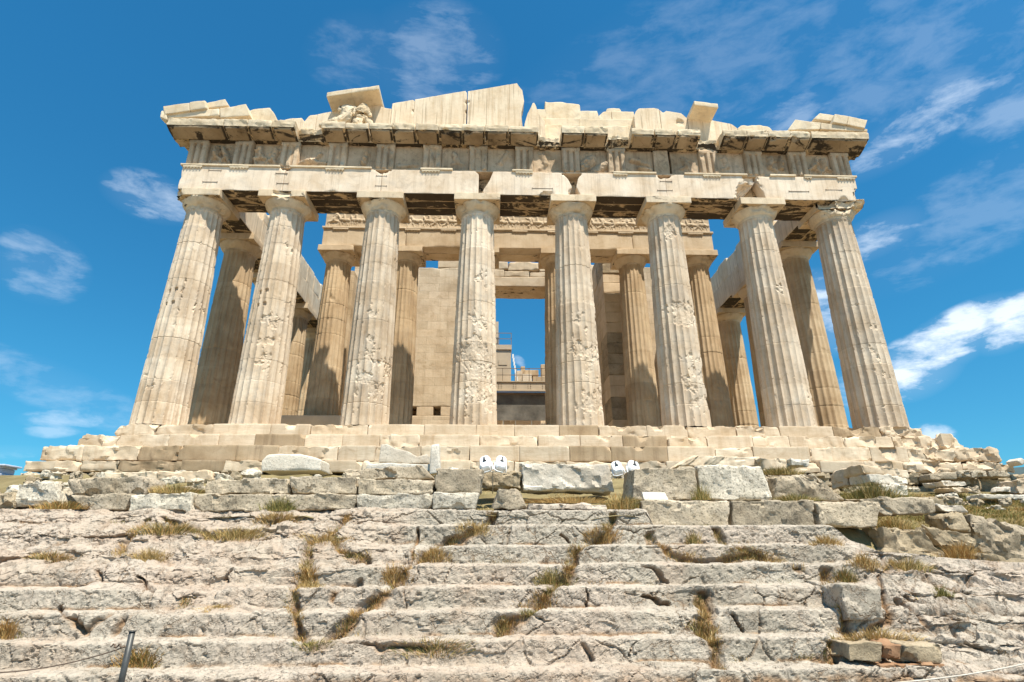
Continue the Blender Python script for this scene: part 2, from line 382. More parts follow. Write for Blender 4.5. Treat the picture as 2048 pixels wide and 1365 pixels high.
def plain(name, col, rough=.5, metal=0.0, var=.15, scale=12, bump=.05, spec=.4):
    m, t, b = newmat(name, rough, spec); tcn = nd(t, 'ShaderNodeTexCoord')
    n = nz(t, tcn.outputs['Object'], scale, 6, .65)
    c = ramp(t, n, [(.3, tuple(c*(1-var) for c in col)), (.7, tuple(min(1, c*(1+var)) for c in col))])
    t.links.new(c, b.inputs['Base Color']); b.inputs['Metallic'].default_value = metal
    bp = nd(t, 'ShaderNodeBump', i_Height=nz(t, tcn.outputs['Object'], scale*5, 4, .6), i_Strength=bump, i_Distance=.01); t.links.new(bp.outputs[0], b.inputs['Normal'])
    return m
def leaf_mat(name, c0, c1, c2):
    m, t, b = newmat(name, .7, .15); g = nd(t, 'ShaderNodeNewGeometry')
    col = ramp(t, g.outputs['Random Per Island'], [(0, c0), (.5, c1), (1, c2)])
    t.links.new(col, b.inputs['Base Color'])
    return m

M = {}
M['front'] = stone_mat('weathered_white_marble', (0.740, 0.633, 0.495), (0.640, 0.513, 0.372), (0.470, 0.352, 0.230), stain=(.28, .19, .115), stain_amt=.62, streak=.55, pits=.35, drums=9.57/11, grey=.30, bump=.36, tint_var=.06, grain=0.25)
M['front_block'] = stone_mat('architrave_marble', (0.760, 0.646, 0.507), (0.690, 0.560, 0.416), (0.580, 0.437, 0.290), stain=(.36, .25, .15), stain_amt=.42, streak=.38, pits=.3, grey=.22, bump=.28, tint_var=.06, grain=0.22)
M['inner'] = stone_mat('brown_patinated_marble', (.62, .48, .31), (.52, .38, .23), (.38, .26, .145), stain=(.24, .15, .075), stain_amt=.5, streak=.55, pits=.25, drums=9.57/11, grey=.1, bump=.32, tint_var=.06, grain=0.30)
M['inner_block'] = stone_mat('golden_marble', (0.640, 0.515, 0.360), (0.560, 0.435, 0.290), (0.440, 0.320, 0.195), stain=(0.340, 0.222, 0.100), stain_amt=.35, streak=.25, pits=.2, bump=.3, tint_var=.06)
M['frieze'] = stone_mat('shade_toned_frieze_marble', (.62, .47, .32), (.50, .37, .24), (.33, .23, .135), stain=(.20, .125, .07), stain_amt=.6, streak=.5, pits=.35, grey=.08, bump=.55, lichen=.42)  # stained frieze marble, colour lowered for the shade the cornice throws on it
M['crust'] = stone_mat('black_crusted_shade_marble', (.56, .42, .26), (.46, .33, .19), (.34, .23, .12), stain=(.24, .14, .06), stain_amt=.6, streak=0, pits=.3, crust=.44, bump=.45)  # black crust on undersides, near black so it also deepens the shade there
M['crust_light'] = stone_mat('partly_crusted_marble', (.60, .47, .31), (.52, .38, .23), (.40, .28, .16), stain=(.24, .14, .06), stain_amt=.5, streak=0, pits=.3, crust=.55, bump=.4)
M['geison'] = stone_mat('cornice_marble', (0.740, 0.627, 0.452), (0.660, 0.532, 0.362), (0.540, 0.409, 0.253), stain=(0.360, 0.257, 0.135), stain_amt=.45, streak=.35, pits=.2, grey=.25, bump=.32, tint_var=.07)
M['capital'] = stone_mat('stained_capital_marble', (.72, .60, .43), (.64, .51, .35), (.50, .37, .23), stain=(.28, .18, .10), stain_amt=.6, streak=.25, pits=.3, grey=.25, bump=.36, tint_var=.06, crust=.605)
M['soffit'] = stone_mat('stained_shade_soffit_marble', (.36, .265, .165), (.27, .19, .11), (.17, .115, .065), stain=(.11, .07, .04), stain_amt=.5, streak=0, pits=.3, crust=.53, bump=.45)  # stained mutule marble, base colour also darkened as shade under the cornice
M['step_dark'] = stone_mat('brown_stained_step_marble', (.44, .335, .22), (.37, .27, .165), (.27, .185, .105), stain=(.16, .105, .06), stain_amt=.5, streak=.5, pits=.2, bump=.28, tint_var=.06)
M['tymp'] = stone_mat('tympanum_marble', (0.760, 0.637, 0.471), (0.680, 0.552, 0.389), (0.580, 0.437, 0.280), stain=(0.440, 0.304, 0.172), stain_amt=.32, streak=.55, pits=.15, bump=.34, tint_var=.05, grain=0.55)
M['step'] = stone_mat('step_marble', (0.690, 0.580, 0.435), (0.600, 0.480, 0.340), (0.460, 0.340, 0.215), stain=(0.340, 0.209, 0.104), stain_amt=.5, streak=.35, pits=.12, bump=.25, tint_var=.12, veins=.25)
M['wall_x'] = stone_mat('ashlar_wall_marble', (.70, .58, .42), (.62, .495, .345), (.50, .38, .245), stain=(.34, .23, .12), stain_amt=.5, streak=.25, pits=.3, bump=.4, brick=(0, 1.23, .52), tint_var=.03)
M['wall_y'] = stone_mat('ashlar_side_wall_marble', (.62, .49, .33), (.54, .41, .26), (.42, .30, .17), stain=(.28, .18, .09), stain_amt=.4, streak=.2, pits=.2, bump=.35, brick=(1, 1.23, .52), tint_var=.03)
M['white'] = stone_mat('fresh_white_marble', (.72, .655, .55), (.63, .56, .455), (.47, .40, .31), stain=(.34, .27, .19), stain_amt=.5, streak=.12, pits=.5, bump=.6, grey=.3, fine=26, pit_at=.56)
M['lime'] = stone_mat('grey_limestone', (0.560, 0.466, 0.343), (0.460, 0.380, 0.271), (0.320, 0.257, 0.177), stain=(0.220, 0.157, 0.090), stain_amt=.6, streak=0, pits=.8, bump=1.0, scale=1.0, grey=.2, lichen=.62, fine=24, pit_at=.54)
M['pale'] = stone_mat('pale_limestone', (.66, .59, .475), (.565, .50, .39), (.43, .37, .275), stain=(.28, .22, .145), stain_amt=.5, streak=0, pits=.8, bump=1.0, scale=1.0, grey=.2, lichen=.28, fine=24, pit_at=.54)
M['lime_dark'] = stone_mat('lichened_limestone', (0.480, 0.399, 0.290), (0.380, 0.309, 0.217), (0.260, 0.204, 0.135), stain=(0.160, 0.114, 0.072), stain_amt=.5, streak=0, pits=.6, bump=.8, scale=1.2, lichen=.8, fine=26, pit_at=.54)
M['lime_brown'] = stone_mat('brown_limestone', (.46, .37, .25), (.36, .285, .185), (.25, .19, .115), stain=(.18, .12, .07), stain_amt=.5, streak=0, pits=.45, bump=.9, scale=1.2, lichen=.5, pit_at=.56)
M['rock'] = stone_mat('grey_bedrock', (.49, .43, .345), (.405, .352, .277), (.275, .233, .178), stain=(.22, .145, .085), stain_amt=.5, streak=0, pits=.65, bump=.75, scale=.8, pink=(.47, .39, .31), attr_dirt=True, fine=32, pit_at=.55)
M['soil'] = stone_mat('dry_soil', (.27, .22, .11), (.20, .16, .075), (.13, .105, .045), stain_amt=.4, streak=0, pits=.5, bump=.8, scale=1.5)
M['brick'] = stone_mat('orange_brick', (.38, .23, .13), (.31, .175, .095), (.22, .125, .07), stain_amt=.3, streak=0, pits=.4, bump=.5, scale=3)
M['dry'] = leaf_mat('dry_grass_blades', (.36, .23, .08), (.52, .36, .14), (.66, .51, .25))
M['brown'] = leaf_mat('brown_grass_blades', (.28, .14, .04), (.44, .25, .08), (.56, .37, .14))
M['green'] = leaf_mat('green_grass_blades', (.10, .115, .03), (.22, .20, .06), (.44, .34, .13))
M['yellow'] = plain('yellow_petals', (.75, .55, .04))
M['lampwhite'] = plain('white_enamel', (.82, .82, .80), .35, var=.04)
M['black'] = plain('black_plastic', (.025, .025, .028), .5)
M['post'] = plain('dark_painted_steel', (.075, .075, .07), .45, .3, var=.3)
M['wire'] = plain('rusty_wire', (.17, .12, .085), .7, .2)
M['rope'] = plain('pale_rope', (.55, .50, .42), .8)
M['steel'] = plain('beige_painted_steel', (.48, .38, .26), .55, 0, var=.12, scale=1.5)
M['steel_dark'] = plain('dark_steel', (.22, .16, .11), .5, .3)
M['tarp'] = plain('dark_grey_tarpaulin', (.15, .135, .11), .35, 0, var=.5, scale=.9, bump=.3)
M['bluish'] = plain('pale_blue_grey_stone', (.50, .55, .66), .8)
M['hill'] = plain('distant_scrub', (.055, .085, .085), .95, var=.3, scale=.01)
M['ground'] = M['soil']
# ================================================================== the temple
XC = [-14.43, -10.744, -6.444, -2.148, 2.148, 6.444, 10.744, 14.43]
temple = empty('ruined_temple', (0, 0, 0), label='ruined ancient Greek temple of pale marble with eight fluted columns across its front', cat='temple')

# ---- stepped base: three courses of blocks along the front, long flank courses behind
COURSES = [(0.0, -.515, -1.0, 15.44), (-.515, -1.03, -1.70, 16.14), (-1.03, -1.58, -2.40, 16.84), (-1.58, -1.98, -2.68, 16.95)]
rs = random.Random(3)
for ci, (zt, zb, yf, xe) in enumerate(COURSES):
    x = -xe + .02; k = 0
    while x < xe-.3:
        wd = rs.uniform(1.25, 2.25)
        if xe-(x+wd) < .9: wd = xe-x
        sd = ci*100+k
        edge = abs(x) > 13.2 or abs(x+wd) > 13.6
        worn = edge or rs.random() < .30
        ch = (.24 if edge else .10) if worn else .018
        bt = []
        if rs.random() < .55:
            bx = x+wd*rs.choice([0, 1, .5]); rb = rs.uniform(.10, .26)
            bt.append((bx, yf-.02, zt+.02, rb))
        if ci == 0 and k == 0: bt += [(-15.6, -1.15, .22, .62), (-13.4, -1.1, .12, .36)]
        if ci == 1 and x < -15: bt += [(-15.0, -1.8, -.38, .45)]
        if ci == 2 and x < -15.5: bt += [(-16.95, -2.5, -.9, .42)]
        if 12.0 < x+wd*.5 < 16.5: bt.append((x+wd*.5, yf-.05, zt-.1, .33))
        if ci in (0, 1) and 2.0 < x+wd*.5 < 7: bt.append((x+wd*rs.random(), yf-.1, zt+.05, .3))
        dip = [rs.uniform(-.012, 0) for _ in range(5)] if not worn else [rs.uniform(-.06, 0) for _ in range(9)]
        mid_ = x+wd/2; smat = M['step_dark'] if (ci in (2, 3) and -12.9 < mid_ < -10.5) or (ci in (1, 2) and 3.4 < mid_ < 5.2) or rs.random() < .07 else M['step']
        stone('step_block', smat, temple, X=(x+.004, x+wd-.004), Y=(yf+rs.uniform(-.012, .02), yf+1.6), Z=(zb, [zt+d for d in dip]), res=.08, r0=.014, chip=ch, amp=.010, seed=sd+1, bites=bt, frac=.085 if x > 12.6 else .028 if (edge and x < 0 and ci < 2) else (.035 if worn else 0), ffreq=1.9)
        x += wd; k += 1
    # flank courses, in long blocks running away from the front
    for sx in (-1, 1):
        y = yf+1.6; kk = 0
        while y < 42:
            L = rs.uniform(1.8, 2.6) if y < 12 else 8.0
            stone('step_block', M['step'], temple, X=(sx*xe if sx < 0 else sx*xe-1.6, sx*xe+1.6 if sx < 0 else sx*xe), Y=(y+.01, y+L-.01), Z=(zb, zt-rs.uniform(0, .05)), res=.2, r0=.03, chip=.2, amp=.03, seed=500+ci*40+kk)
            y += L; kk += 1
stone('floor_slab', M['step'], temple, X=(-15.2, 15.2), Y=(.62, 44), Z=(-1.5, -.012), res=2, r0=.01, chip=0, amp=0, seed=5)
for i, (zt, y0) in enumerate(((.35, 3.85), (.70, 4.2))):
    stone('porch_step', M['step'], temple, X=(-10.95+.3*i, 10.95-.3*i), Y=(y0, 26), Z=(-.01 if i == 0 else .352, zt), res=.25, r0=.02, chip=.05, amp=.008, seed=7+i)
# low conservation beam lying on the porch floor at the left
beam_t = stone('timber_beam', M['steel'], None, X=(-12.4, -7.9), Y=(3.35, 3.62), Z=(.0, 1.30), res=.4, r0=.01, chip=0, amp=.004, seed=9)
tag(beam_t, 'long low beige barrier board on the floor between the second and third front columns', 'barrier')

rs2 = random.Random(9)
for row, (z1, z0) in enumerate(((-1.99, -2.40), (-2.41, -2.85), (-2.86, -3.35))):     # rough footing under the steps, bare at the right
    x = 6.0
    while x < 17.2:
        wd = rs2.uniform(.7, 1.6)
        stone('foundation_block', M['lime_brown'] if rs2.random() < .6 else M['lime'], temple, X=(x, x+wd-.015), Y=(-2.72-.06*row-rs2.uniform(0, .08), -1.2), Z=(z0, z1-rs2.uniform(0, .04)), res=.08, r0=.03, chip=.12, amp=.03, frac=.09, seed=rs2.randrange(9999))
        x += wd
# ---- columns
def shaft(seed, R0=.9525, R1=.74, H=9.62, per=8, dz=.065, dmg=1.0, spots=(), holes=False, flute=.068, nd_=11):
    nth = 20*per; th = np.arange(nth)/nth*2*math.pi - math.pi/2
    zs = np.linspace(0, H, int(H/dz)); joints = [H/nd_*(k+1) for k in range(nd_-1)]
    jr = random.Random(seed)
    vis = [j for j in joints if jr.random() < .75]
    zs = np.unique(np.round(np.concatenate([zs]+[[j-.025, j-.008, j+.008, j+.025] for j in vis]), 4))
    T, Z = np.meshgrid(th, zs, indexing='ij'); u = Z/H
    Rr = R0-(R0-R1)*u + .018*np.sin(math.pi*u)
    # every drum sits a few millimetres off
    di = np.floor(Z/(H/nd_)+1e-6); Rr = Rr + .006*_h(di.ravel(), di.ravel()*0, di.ravel()*0, seed).reshape(Z.shape)
    a = np.mod((T+math.pi/2)*20/(2*math.pi)+.5, 1)-.5
    a = np.mod(a+.5+.5, 1)-.5
    fl = flute*(Rr/R0)*(1-(2*a)**2)
    neck = np.clip((H-.10-Z)/.08, 0, 1); fl = fl*neck
    P = np.stack([Rr*np.cos(T), Rr*np.sin(T), Z], -1).reshape(-1, 3)
    off = np.array([seed*7.13 % 91, seed*3.3 % 71, seed*1.7 % 53])
    n1 = fbm(P*.8+off, 3, 1).reshape(Z.shape); n2 = fbm(P*3.1+off, 4, 2).reshape(Z.shape); n3 = fbm(P*9+off, 3, 3).reshape(Z.shape)
    w = .10*np.ones_like(Z)
    for (t0, z0, wt, wz, am) in spots:
        dt = np.mod(T-R(t0)+math.pi, 2*math.pi)-math.pi
        w = w + am*np.exp(-(dt/R(wt))**2-((Z-z0)/wz)**2)
    # broken patches: the flute edges are sheared off along small flat fracture faces
    q3 = P+.06*np.stack([n2.ravel(), n1.ravel(), n2.ravel()*.7], 1)
    ua, va = np.arctan2(q3[:, 1], q3[:, 0])*3.4+off[0], q3[:, 2]*3.0+off[1]
    def facets(u_, v_, sd_):
        ix, iy = np.floor(u_), np.floor(v_); best = np.full(u_.shape, 9.0); out = np.zeros(u_.shape); z0 = np.zeros_like(ix)
        for dx in (-1, 0, 1):
            for dy in (-1, 0, 1):
                cx, cy = ix+dx, iy+dy; px_, py__ = cx+.5+.45*_h(cx, cy, z0, sd_), cy+.5+.45*_h(cx, cy, z0+5, sd_)
                d_ = np.hypot(px_-u_, py__-v_); v2 = .6*_h(cx, cy, z0+9, sd_)+1.5*_h(cx, cy, z0+11, sd_)*(u_-px_)+1.5*_h(cx, cy, z0+13, sd_)*(v_-py__)
                near_ = d_ < best; out = np.where(near_, v2, out); best = np.where(near_, d_, best)
        return out.reshape(Z.shape)
    fa = facets(ua, va, seed); fb = facets(ua*2.6+3, va*2.6, seed+5)
    er = n1*.50+n2*.50+n3*.16+w*.60*dmg-.47
    D = np.clip(er*.36, 0, .074)+np.clip(er*7, 0, 1)*(.020*fa+.009*fb+.005*n3+.008)
    r = np.where(er > 0, np.minimum(Rr-fl, Rr-D), Rr-fl)
    nick = (np.clip(n3*2.4+n2*.9-.70, 0, 1)*.04+np.clip(fb*.5+n2-.50, 0, 1)*.05)*dmg
    r = np.minimum(r, Rr-nick)
    r = r + .004*n3
    for j in vis:
        dep = .008+.02*jr.random()*(jr.random() < .4)
        r = r-np.exp(-((Z-j)/.012)**2)*dep
    if holes:
        for (ht, hz) in ((-112, 5.55), (-93, 5.62), (-112, 4.98), (-93, 5.03)):
            dt = (np.mod(T-R(ht)+math.pi, 2*math.pi)-math.pi)*.85
            r = np.where((np.abs(dt) < .075) & (np.abs(Z-hz) < .085), r-.085, r)
    V = np.stack([r*np.cos(T), r*np.sin(T), Z], -1).reshape(-1, 3)
    return V, grid_faces(nth, len(zs), True)
def column(name, parent, loc, seed, mat, matc, H=10.43, R0=.9525, R1=.74, capbites=(), rot=0, ab=1.02, absoft=.03, **kw):
    k = H/10.43
    V, F = shaft(seed, R0, R1, 9.66*k, **kw)
    c = mesh(name, V, F, mat, parent, loc=loc, smooth=kw.get('per', 8) < 10)
    prof = [(R1-.004, 9.60), (R1+.012, 9.62), (R1+.012, 9.64), (R1+.005, 9.65), (R1+.026, 9.668), (R1+.018, 9.68), (R1+.04, 9.695), (R1+.032, 9.71)]
    s = R1/.74
    for i in range(9):
        q = i/8; prof.append((R1+.04+(.215+.02)*q*s-.012*math.sin(math.pi*q)*-1.0, 9.715+.365*q**1.12))
    prof.append((R1+.25*s, 10.085)); prof = [(a, b*k) for a, b in prof]
    V, F = lathe(prof, 72)
    off = seed*2.7
    n = fbm(V*2.4+off, 4, 5); n2 = fbm(V*8+off, 3, 6)
    rad = np.hypot(V[:, 0], V[:, 1]); red = np.clip(n*2.6-.30+.8*n2, 0, 1)*.13*kw.get('dmg', 1)+.012*n2
    V[:, :2] *= ((rad-red)/rad)[:, None]
    V = bite(V, capbites, seed)
    mesh('echinus', V, F, matc, c)
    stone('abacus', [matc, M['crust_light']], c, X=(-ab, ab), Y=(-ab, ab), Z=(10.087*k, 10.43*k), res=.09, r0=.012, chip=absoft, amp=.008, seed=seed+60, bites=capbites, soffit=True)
    return c

SP = [  # damage: direction (degrees, -90 faces the path), height, angular spread, height spread, strength
    [(-70, 4.2, 25, .8, .55), (-95, 1.7, 30, .5, .6), (-120, 9.0, 30, .7, .4), (-75, 6.5, 10, 2.5, .35), (-160, 6.2, 14, .25, .6)],
    [(-75, 4.6, 35, 1.0, .75), (-70, 2.6, 40, 1.3, .8), (-88, 4.3, 50, .3, .7), (-65, 8.0, 15, .7, .5), (-25, 4.8, 22, 1.2, .7), (-20, 2.2, 20, .8, .5)],
    [(-75, 1.6, 45, 1.4, .95), (-70, 4.8, 40, .7, .75), (-95, 4.6, 50, .35, .6), (-80, 3.2, 20, .9, .5), (-20, 2.0, 20, 1.2, .6)],
    [(-80, 4.0, 40, 1.3, 1.15), (-85, 1.5, 60, 1.3, 1.1), (-75, 6.3, 25, .7, .6), (-95, 2.9, 50, .5, 1.0), (-25, 5.0, 20, 1.2, .8), (-160, 3.0, 18, .6, .6), (-30, 1.2, 22, .7, .8)],
    [(-75, 2.6, 45, 1.6, 1.1), (-90, 4.6, 30, .9, .75), (-70, .9, 40, .8, .8), (-80, 6.8, 20, 1.0, .45), (-18, 3.8, 25, 1.6, 1.1), (-25, 1.0, 22, .6, .9), (-15, 6.0, 16, .4, .7)],
    [(-80, 2.5, 45, 1.9, 1.1), (-75, 5.2, 35, 1.1, .75), (-85, 8.7, 35, .5, .9), (-80, .8, 40, .7, .8), (-18, 2.4, 25, 1.7, 1.1), (-20, 4.9, 20, .5, .8)],
    [(-75, 5.9, 45, .7, .75), (-70, 3.4, 25, .8, .55), (-75, 1.3, 40, .6, .6), (-70, 7.1, 30, .5, .4), (-15, 4.2, 18, .7, .5)],
    [(-75, 1.0, 40, 1.0, .65), (-80, 2.6, 30, .6, .55), (-80, 6.4, 20, .5, .4), (-95, 4.2, 30, .3, .4), (-25, 2.6, 20, .5, .5), (-160, 5.5, 12, 1.5, .5)]]
CAPB = [[(-1.15, -1.15, 10.25, .55), (-1.25, -.3, 10.05, .4)], [(.02, -1.28, 10.34, .50)], [], [], [], [(.2, -1.2, 10.5, .25)], [], [(-.75, -1.25, 10.3, .72), (.1, -1.35, 10.25, .72), (.85, -1.15, 10.0, .45), (-.2, -1.15, 9.95, .4)]]
for i, x in enumerate(XC):
    column('column', temple, (x, 0, 0), 11+i, M['front'], M['capital'], R0=.972 if i in (0, 7) else .9525, spots=SP[i], holes=i < 2, capbites=CAPB[i], dmg=1.0, per=10, dz=.05)
# flanks
fl_c = None
for sx in (-1, 1):
    for k in range(1, 7):
        y = 3.69+4.29*(k-1)
        if k <= 2 or fl_c is None:
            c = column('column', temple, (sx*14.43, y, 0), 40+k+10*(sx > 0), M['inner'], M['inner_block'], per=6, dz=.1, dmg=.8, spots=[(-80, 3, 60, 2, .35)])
            if k == 2: fl_c = c
        else:
            c = fl_c.copy(); scene.collection.objects.link(c); c.location = (sx*14.43, y, 0); c.rotation_euler = (0, 0, R(36*k))
            for ch in fl_c.children:
                d = ch.copy(); scene.collection.objects.link(d); d.parent = c; d.rotation_euler = (0, 0, R(-36*k)) if ch.name.startswith('abacus') else (0, 0, 0)
# porch columns
for i, x in enumerate((-9.83, -6.17, -2.05, 2.05, 6.17, 9.83)):
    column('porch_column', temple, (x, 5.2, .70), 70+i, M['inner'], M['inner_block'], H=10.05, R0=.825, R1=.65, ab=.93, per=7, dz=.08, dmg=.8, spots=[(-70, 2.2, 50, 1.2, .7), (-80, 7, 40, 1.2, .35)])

# ---- front architrave: seven facing blocks and two backing beams in every bay
JX = [-15.36, -10.80, -6.46, -2.05, 2.13, 6.44, 10.62, 15.36]
def jx(i): return JX[i]
AB = {1: [(-10.80, -.98, 11.85, .36), (-10.74, -1.0, 11.3, .12)], 2: [(-6.46, -.98, 11.86, .42), (-8.55, -1.05, 10.32, .30)], 3: [(-2.02, -1.0, 11.75, .24), (-1.95, -.95, 10.40, .2)],
      4: [(2.18, -1.0, 11.95, .55), (2.15, -1.02, 10.55, .30), (.95, -1.08, 10.30, .42)], 5: [(6.46, -1.0, 11.9, .50), (6.44, -1.0, 11.2, .1)], 6: [(10.42, -1.1, 11.6, .42), (10.25, -1.12, 10.75, .72), (9.6, -1.05, 10.3, .3)]}
for b in range(7):
    bt = []
    for j in (b, b+1): bt += AB.get(j, [])
    if b == 6: bt += [(15.6, -.8, 10.6, .55), (14.55, -1.0, 10.42, .28)]
    if b == 0: bt += [(-15.5, -.9, 11.1, .22)]
    xl, xr = jx(b)+.006, jx(b+1)-.006
    X0, X1 = xl, xr
    if b == 3: X0 = [(0, -1.98), (.25, -1.86), (.6, -1.62), (1, -1.45)]; X1 = [(0, 1.98), (.4, 2.12), (.7, 1.98), (1, 1.72)]
    if b == 2: X1 = [(0, -2.12), (.85, -2.10), (1, -2.28)]
    if b == 4: X0 = [(0, 2.5), (.4, 2.32), (.75, 2.42), (1, 2.6)]
    if b == 5: X1 = [(0, 9.72), (.2, 10.0), (.62, 10.5), (.8, 10.60), (1, 10.55)]
    if b == 6: X0 = [(0, 10.98), (.3, 10.92), (.75, 10.72), (1, 10.70)]
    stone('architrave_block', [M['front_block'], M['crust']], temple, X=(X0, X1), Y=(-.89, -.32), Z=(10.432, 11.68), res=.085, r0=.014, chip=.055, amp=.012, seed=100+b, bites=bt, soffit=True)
for b in range(7):
    for k, (y0, y1) in enumerate(((-.27, .27), (.33, .89))):
        stone('architrave_beam', [M['crust_light'], M['crust']], temple, X=(XC[b] if b else -15.3, XC[b+1] if b < 6 else 15.3), Y=(y0, y1), Z=(10.434+.02*k, 11.76), res=.22, r0=.02, chip=.10, amp=.02, seed=130+b*2+k, soffit=True)
for (px, py, w_) in ((563, 347, 24), (565, 367, 24), (763, 352, 22), (762, 372, 24), (430, 341, 26), (420, 364, 30), (1085, 377, 44), (1332, 363, 26), (1330, 381, 32), (1598, 383, 44), (1668, 380, 36)):
    c_ = at(px, py, -.905); hw_ = w_*.0105
    V, F = box(c_[0]-hw_, c_[0]+hw_, -.905, -.88, c_[2]-.007, c_[2]+.007); mbk = MB(); mbk.add(V, F)
    for e_ in (-1, 1): mbk.add(*box(c_[0]+e_*hw_-.008, c_[0]+e_*hw_+.008, -.918, -.87, c_[2]-.03, c_[2]+.03))
    mbk.build('iron_clamp', [M['wire']], temple, smooth=False)
# taenia with regulae where they survive, as sub-parts would be lost on broken blocks: one strip per surviving run
TAEN = [(-15.44, -11.05), (-10.62, -6.95), (-4.75, -3.3), (4.05, 6.05), (7.35, 10.3), (11.35, 12.55), (12.95, 15.44), (-.6, .35)]
TRIG = [-14.9, -12.85, -10.75, -8.6, -6.42, -4.28, -2.15, -.02, 2.15, 4.28, 6.45, 8.62, 10.77, 12.88, 14.92]
for k, (a, b_) in enumerate(TAEN):
    stone('taenia', M['geison'], temple, X=(a, b_), Y=(-.96, -.7), Z=(11.684, 11.775), res=.07, r0=.008, chip=.03, amp=.01, seed=160+k)
    for xt in TRIG:
        if a-.1 <= xt <= b_+.1 and xt not in (-10.75,):
            mb = MB()
            x0, x1 = max(a, xt-.42), min(b_, xt+.42)
            stone('', None, X=(x0, x1), Y=(-.945, -.8), Z=(11.595, 11.683), res=.1, r0=.006, chip=.01, amp=.003, seed=200+k, mb=mb)
            nG = 6
            for g in range(nG):
                gx = xt-.35+.14*g
                if x0 < gx-.03 and gx+.03 < x1:
                    V, F = lathe([(.001, 11.53), (.040, 11.532), (.030, 11.596)], 8); V = V+np.array([gx, -.915, 0]); mb.add(V, F)
            mb.build('regula', [M['geison']], temple)
stone('architrave_cap', M['frieze'], temple, X=(-15.3, 15.3), Y=(-.84, .85), Z=(11.684, 11.772), res=.3, r0=.01, chip=.06, amp=.012, seed=159)

# ---- frieze
def triglyph(x, seed, mat=M['frieze'], w=.845, worn=0.0, z0=11.776, z1=13.14):
    hw = w/2; pr = []
    ch = w/18*1.55
    xs = np.linspace(-hw, hw, 43)
    def depth(xx):
        d = np.zeros_like(xx)
        for c in (-w/6, w/6): d = np.maximum(d, .13*np.clip(1-np.abs(xx-c)/(w*.085), 0, 1))
        for c in (-hw, hw): d = np.maximum(d, .12*np.clip(1-np.abs(xx-c)/(w*.07), 0, 1))
        return d
    zs = np.concatenate([np.linspace(z0, z1-.22, 16), [z1-.205, z1-.19, z1-.17, z1-.1, z1]])
    X, Z = np.meshgrid(xs, zs, indexing='ij')
    d = depth(X)*(Z < z1-.195)
    P3 = np.stack([X.ravel()+x, Z.ravel()*1.0, np.full(X.size, seed*3.7)], 1)
    n = fbm(P3*1.8, 4, 21).reshape(X.shape); n2 = fbm(P3*7, 3, 22).reshape(X.shape)
    er = np.clip((n*1.6+worn-.35), 0, 1)*.09
    y = -.895+np.maximum(d, er*1.0)+er*.3+.006*n2
    # front, sides and top closed as one solid
    nx, nz_ = X.shape
    V = np.stack([X.ravel()+x, y.ravel(), Z.ravel()], 1); F = grid_faces(nx, nz_)
    V2 = V.copy(); V2[:, 1] = -.35
    a = np.arange(nx*nz_).reshape(nx, nz_)
    bd = np.concatenate([a[:-1, 0], a[-1, :-1], a[::-1, -1][:-1], a[0, ::-1][:-1]])
    nb = np.roll(bd, -1); S = np.stack([bd, bd+nx*nz_, nb+nx*nz_, nb], 1)
    return mesh('triglyph', np.concatenate([V, V2]), np.concatenate([F, F[:, ::-1]+nx*nz_, S]), mat, temple)
broken = {10}
for i, x in enumerate(TRIG):
    if i in broken: 
        stone('triglyph', M['frieze'], temple, X=(x-.42, x+.3), Y=(-.80, -.3), Z=(11.70, 13.12), res=.1, r0=.03, chip=.12, amp=.02, seed=300+i)
        continue
    triglyph(x, 300+i, worn={4: .35, 5: .45, 6: .55, 8: .2, 9: .2, 12: .1, 2: .15}.get(i, 0))
def capsules_relief(caps, flat=1.0):
    def f(x, z):
        h = np.zeros_like(x)
        for (x0, z0, x1, z1, r, k) in caps:
            dx, dz = x1-x0, z1-z0; L2 = dx*dx+dz*dz+1e-9
            t = np.clip(((x-x0)*dx+(z-z0)*dz)/L2, 0, 1); d2 = (x-x0-t*dx)**2+(z-z0-t*dz)**2
            h = np.maximum(h, k*np.sqrt(np.clip(r*r-d2, 0, None)))
        return h*flat
    return f
def fighter(x, z, s, rr, keep=1.0):
    """the remains of a carved figure: trunk, thighs, shins, arms, each as likely to be lost"""
    c = []; lean = rr.uniform(-.25, .25)
    hx, hz = x, z+.42*s; sxx, szz = x+lean*s, z+.85*s
    c.append((hx, hz, sxx, szz, .13*s, 1.0))
    if rr.random() < .35*keep: c.append((sxx+.04*s, szz+.16*s, sxx+.05*s, szz+.2*s, .085*s, 1.1))
    for sg in (-1, 1):
        if rr.random() < keep:
            kx, kz = hx+sg*rr.uniform(.12, .36)*s, hz-rr.uniform(.1, .28)*s
            c.append((hx, hz, kx, kz, .085*s, 1.0))
            if rr.random() < keep: c.append((kx, kz, kx+rr.uniform(-.15, .15)*s, max(z, kz-.32*s), .06*s, 1.0))
        if rr.random() < keep*.7:
            c.append((sxx, szz-.05*s, sxx+sg*rr.uniform(.15, .38)*s, szz-rr.uniform(-.2, .25)*s, .055*s, 1.0))
    return c
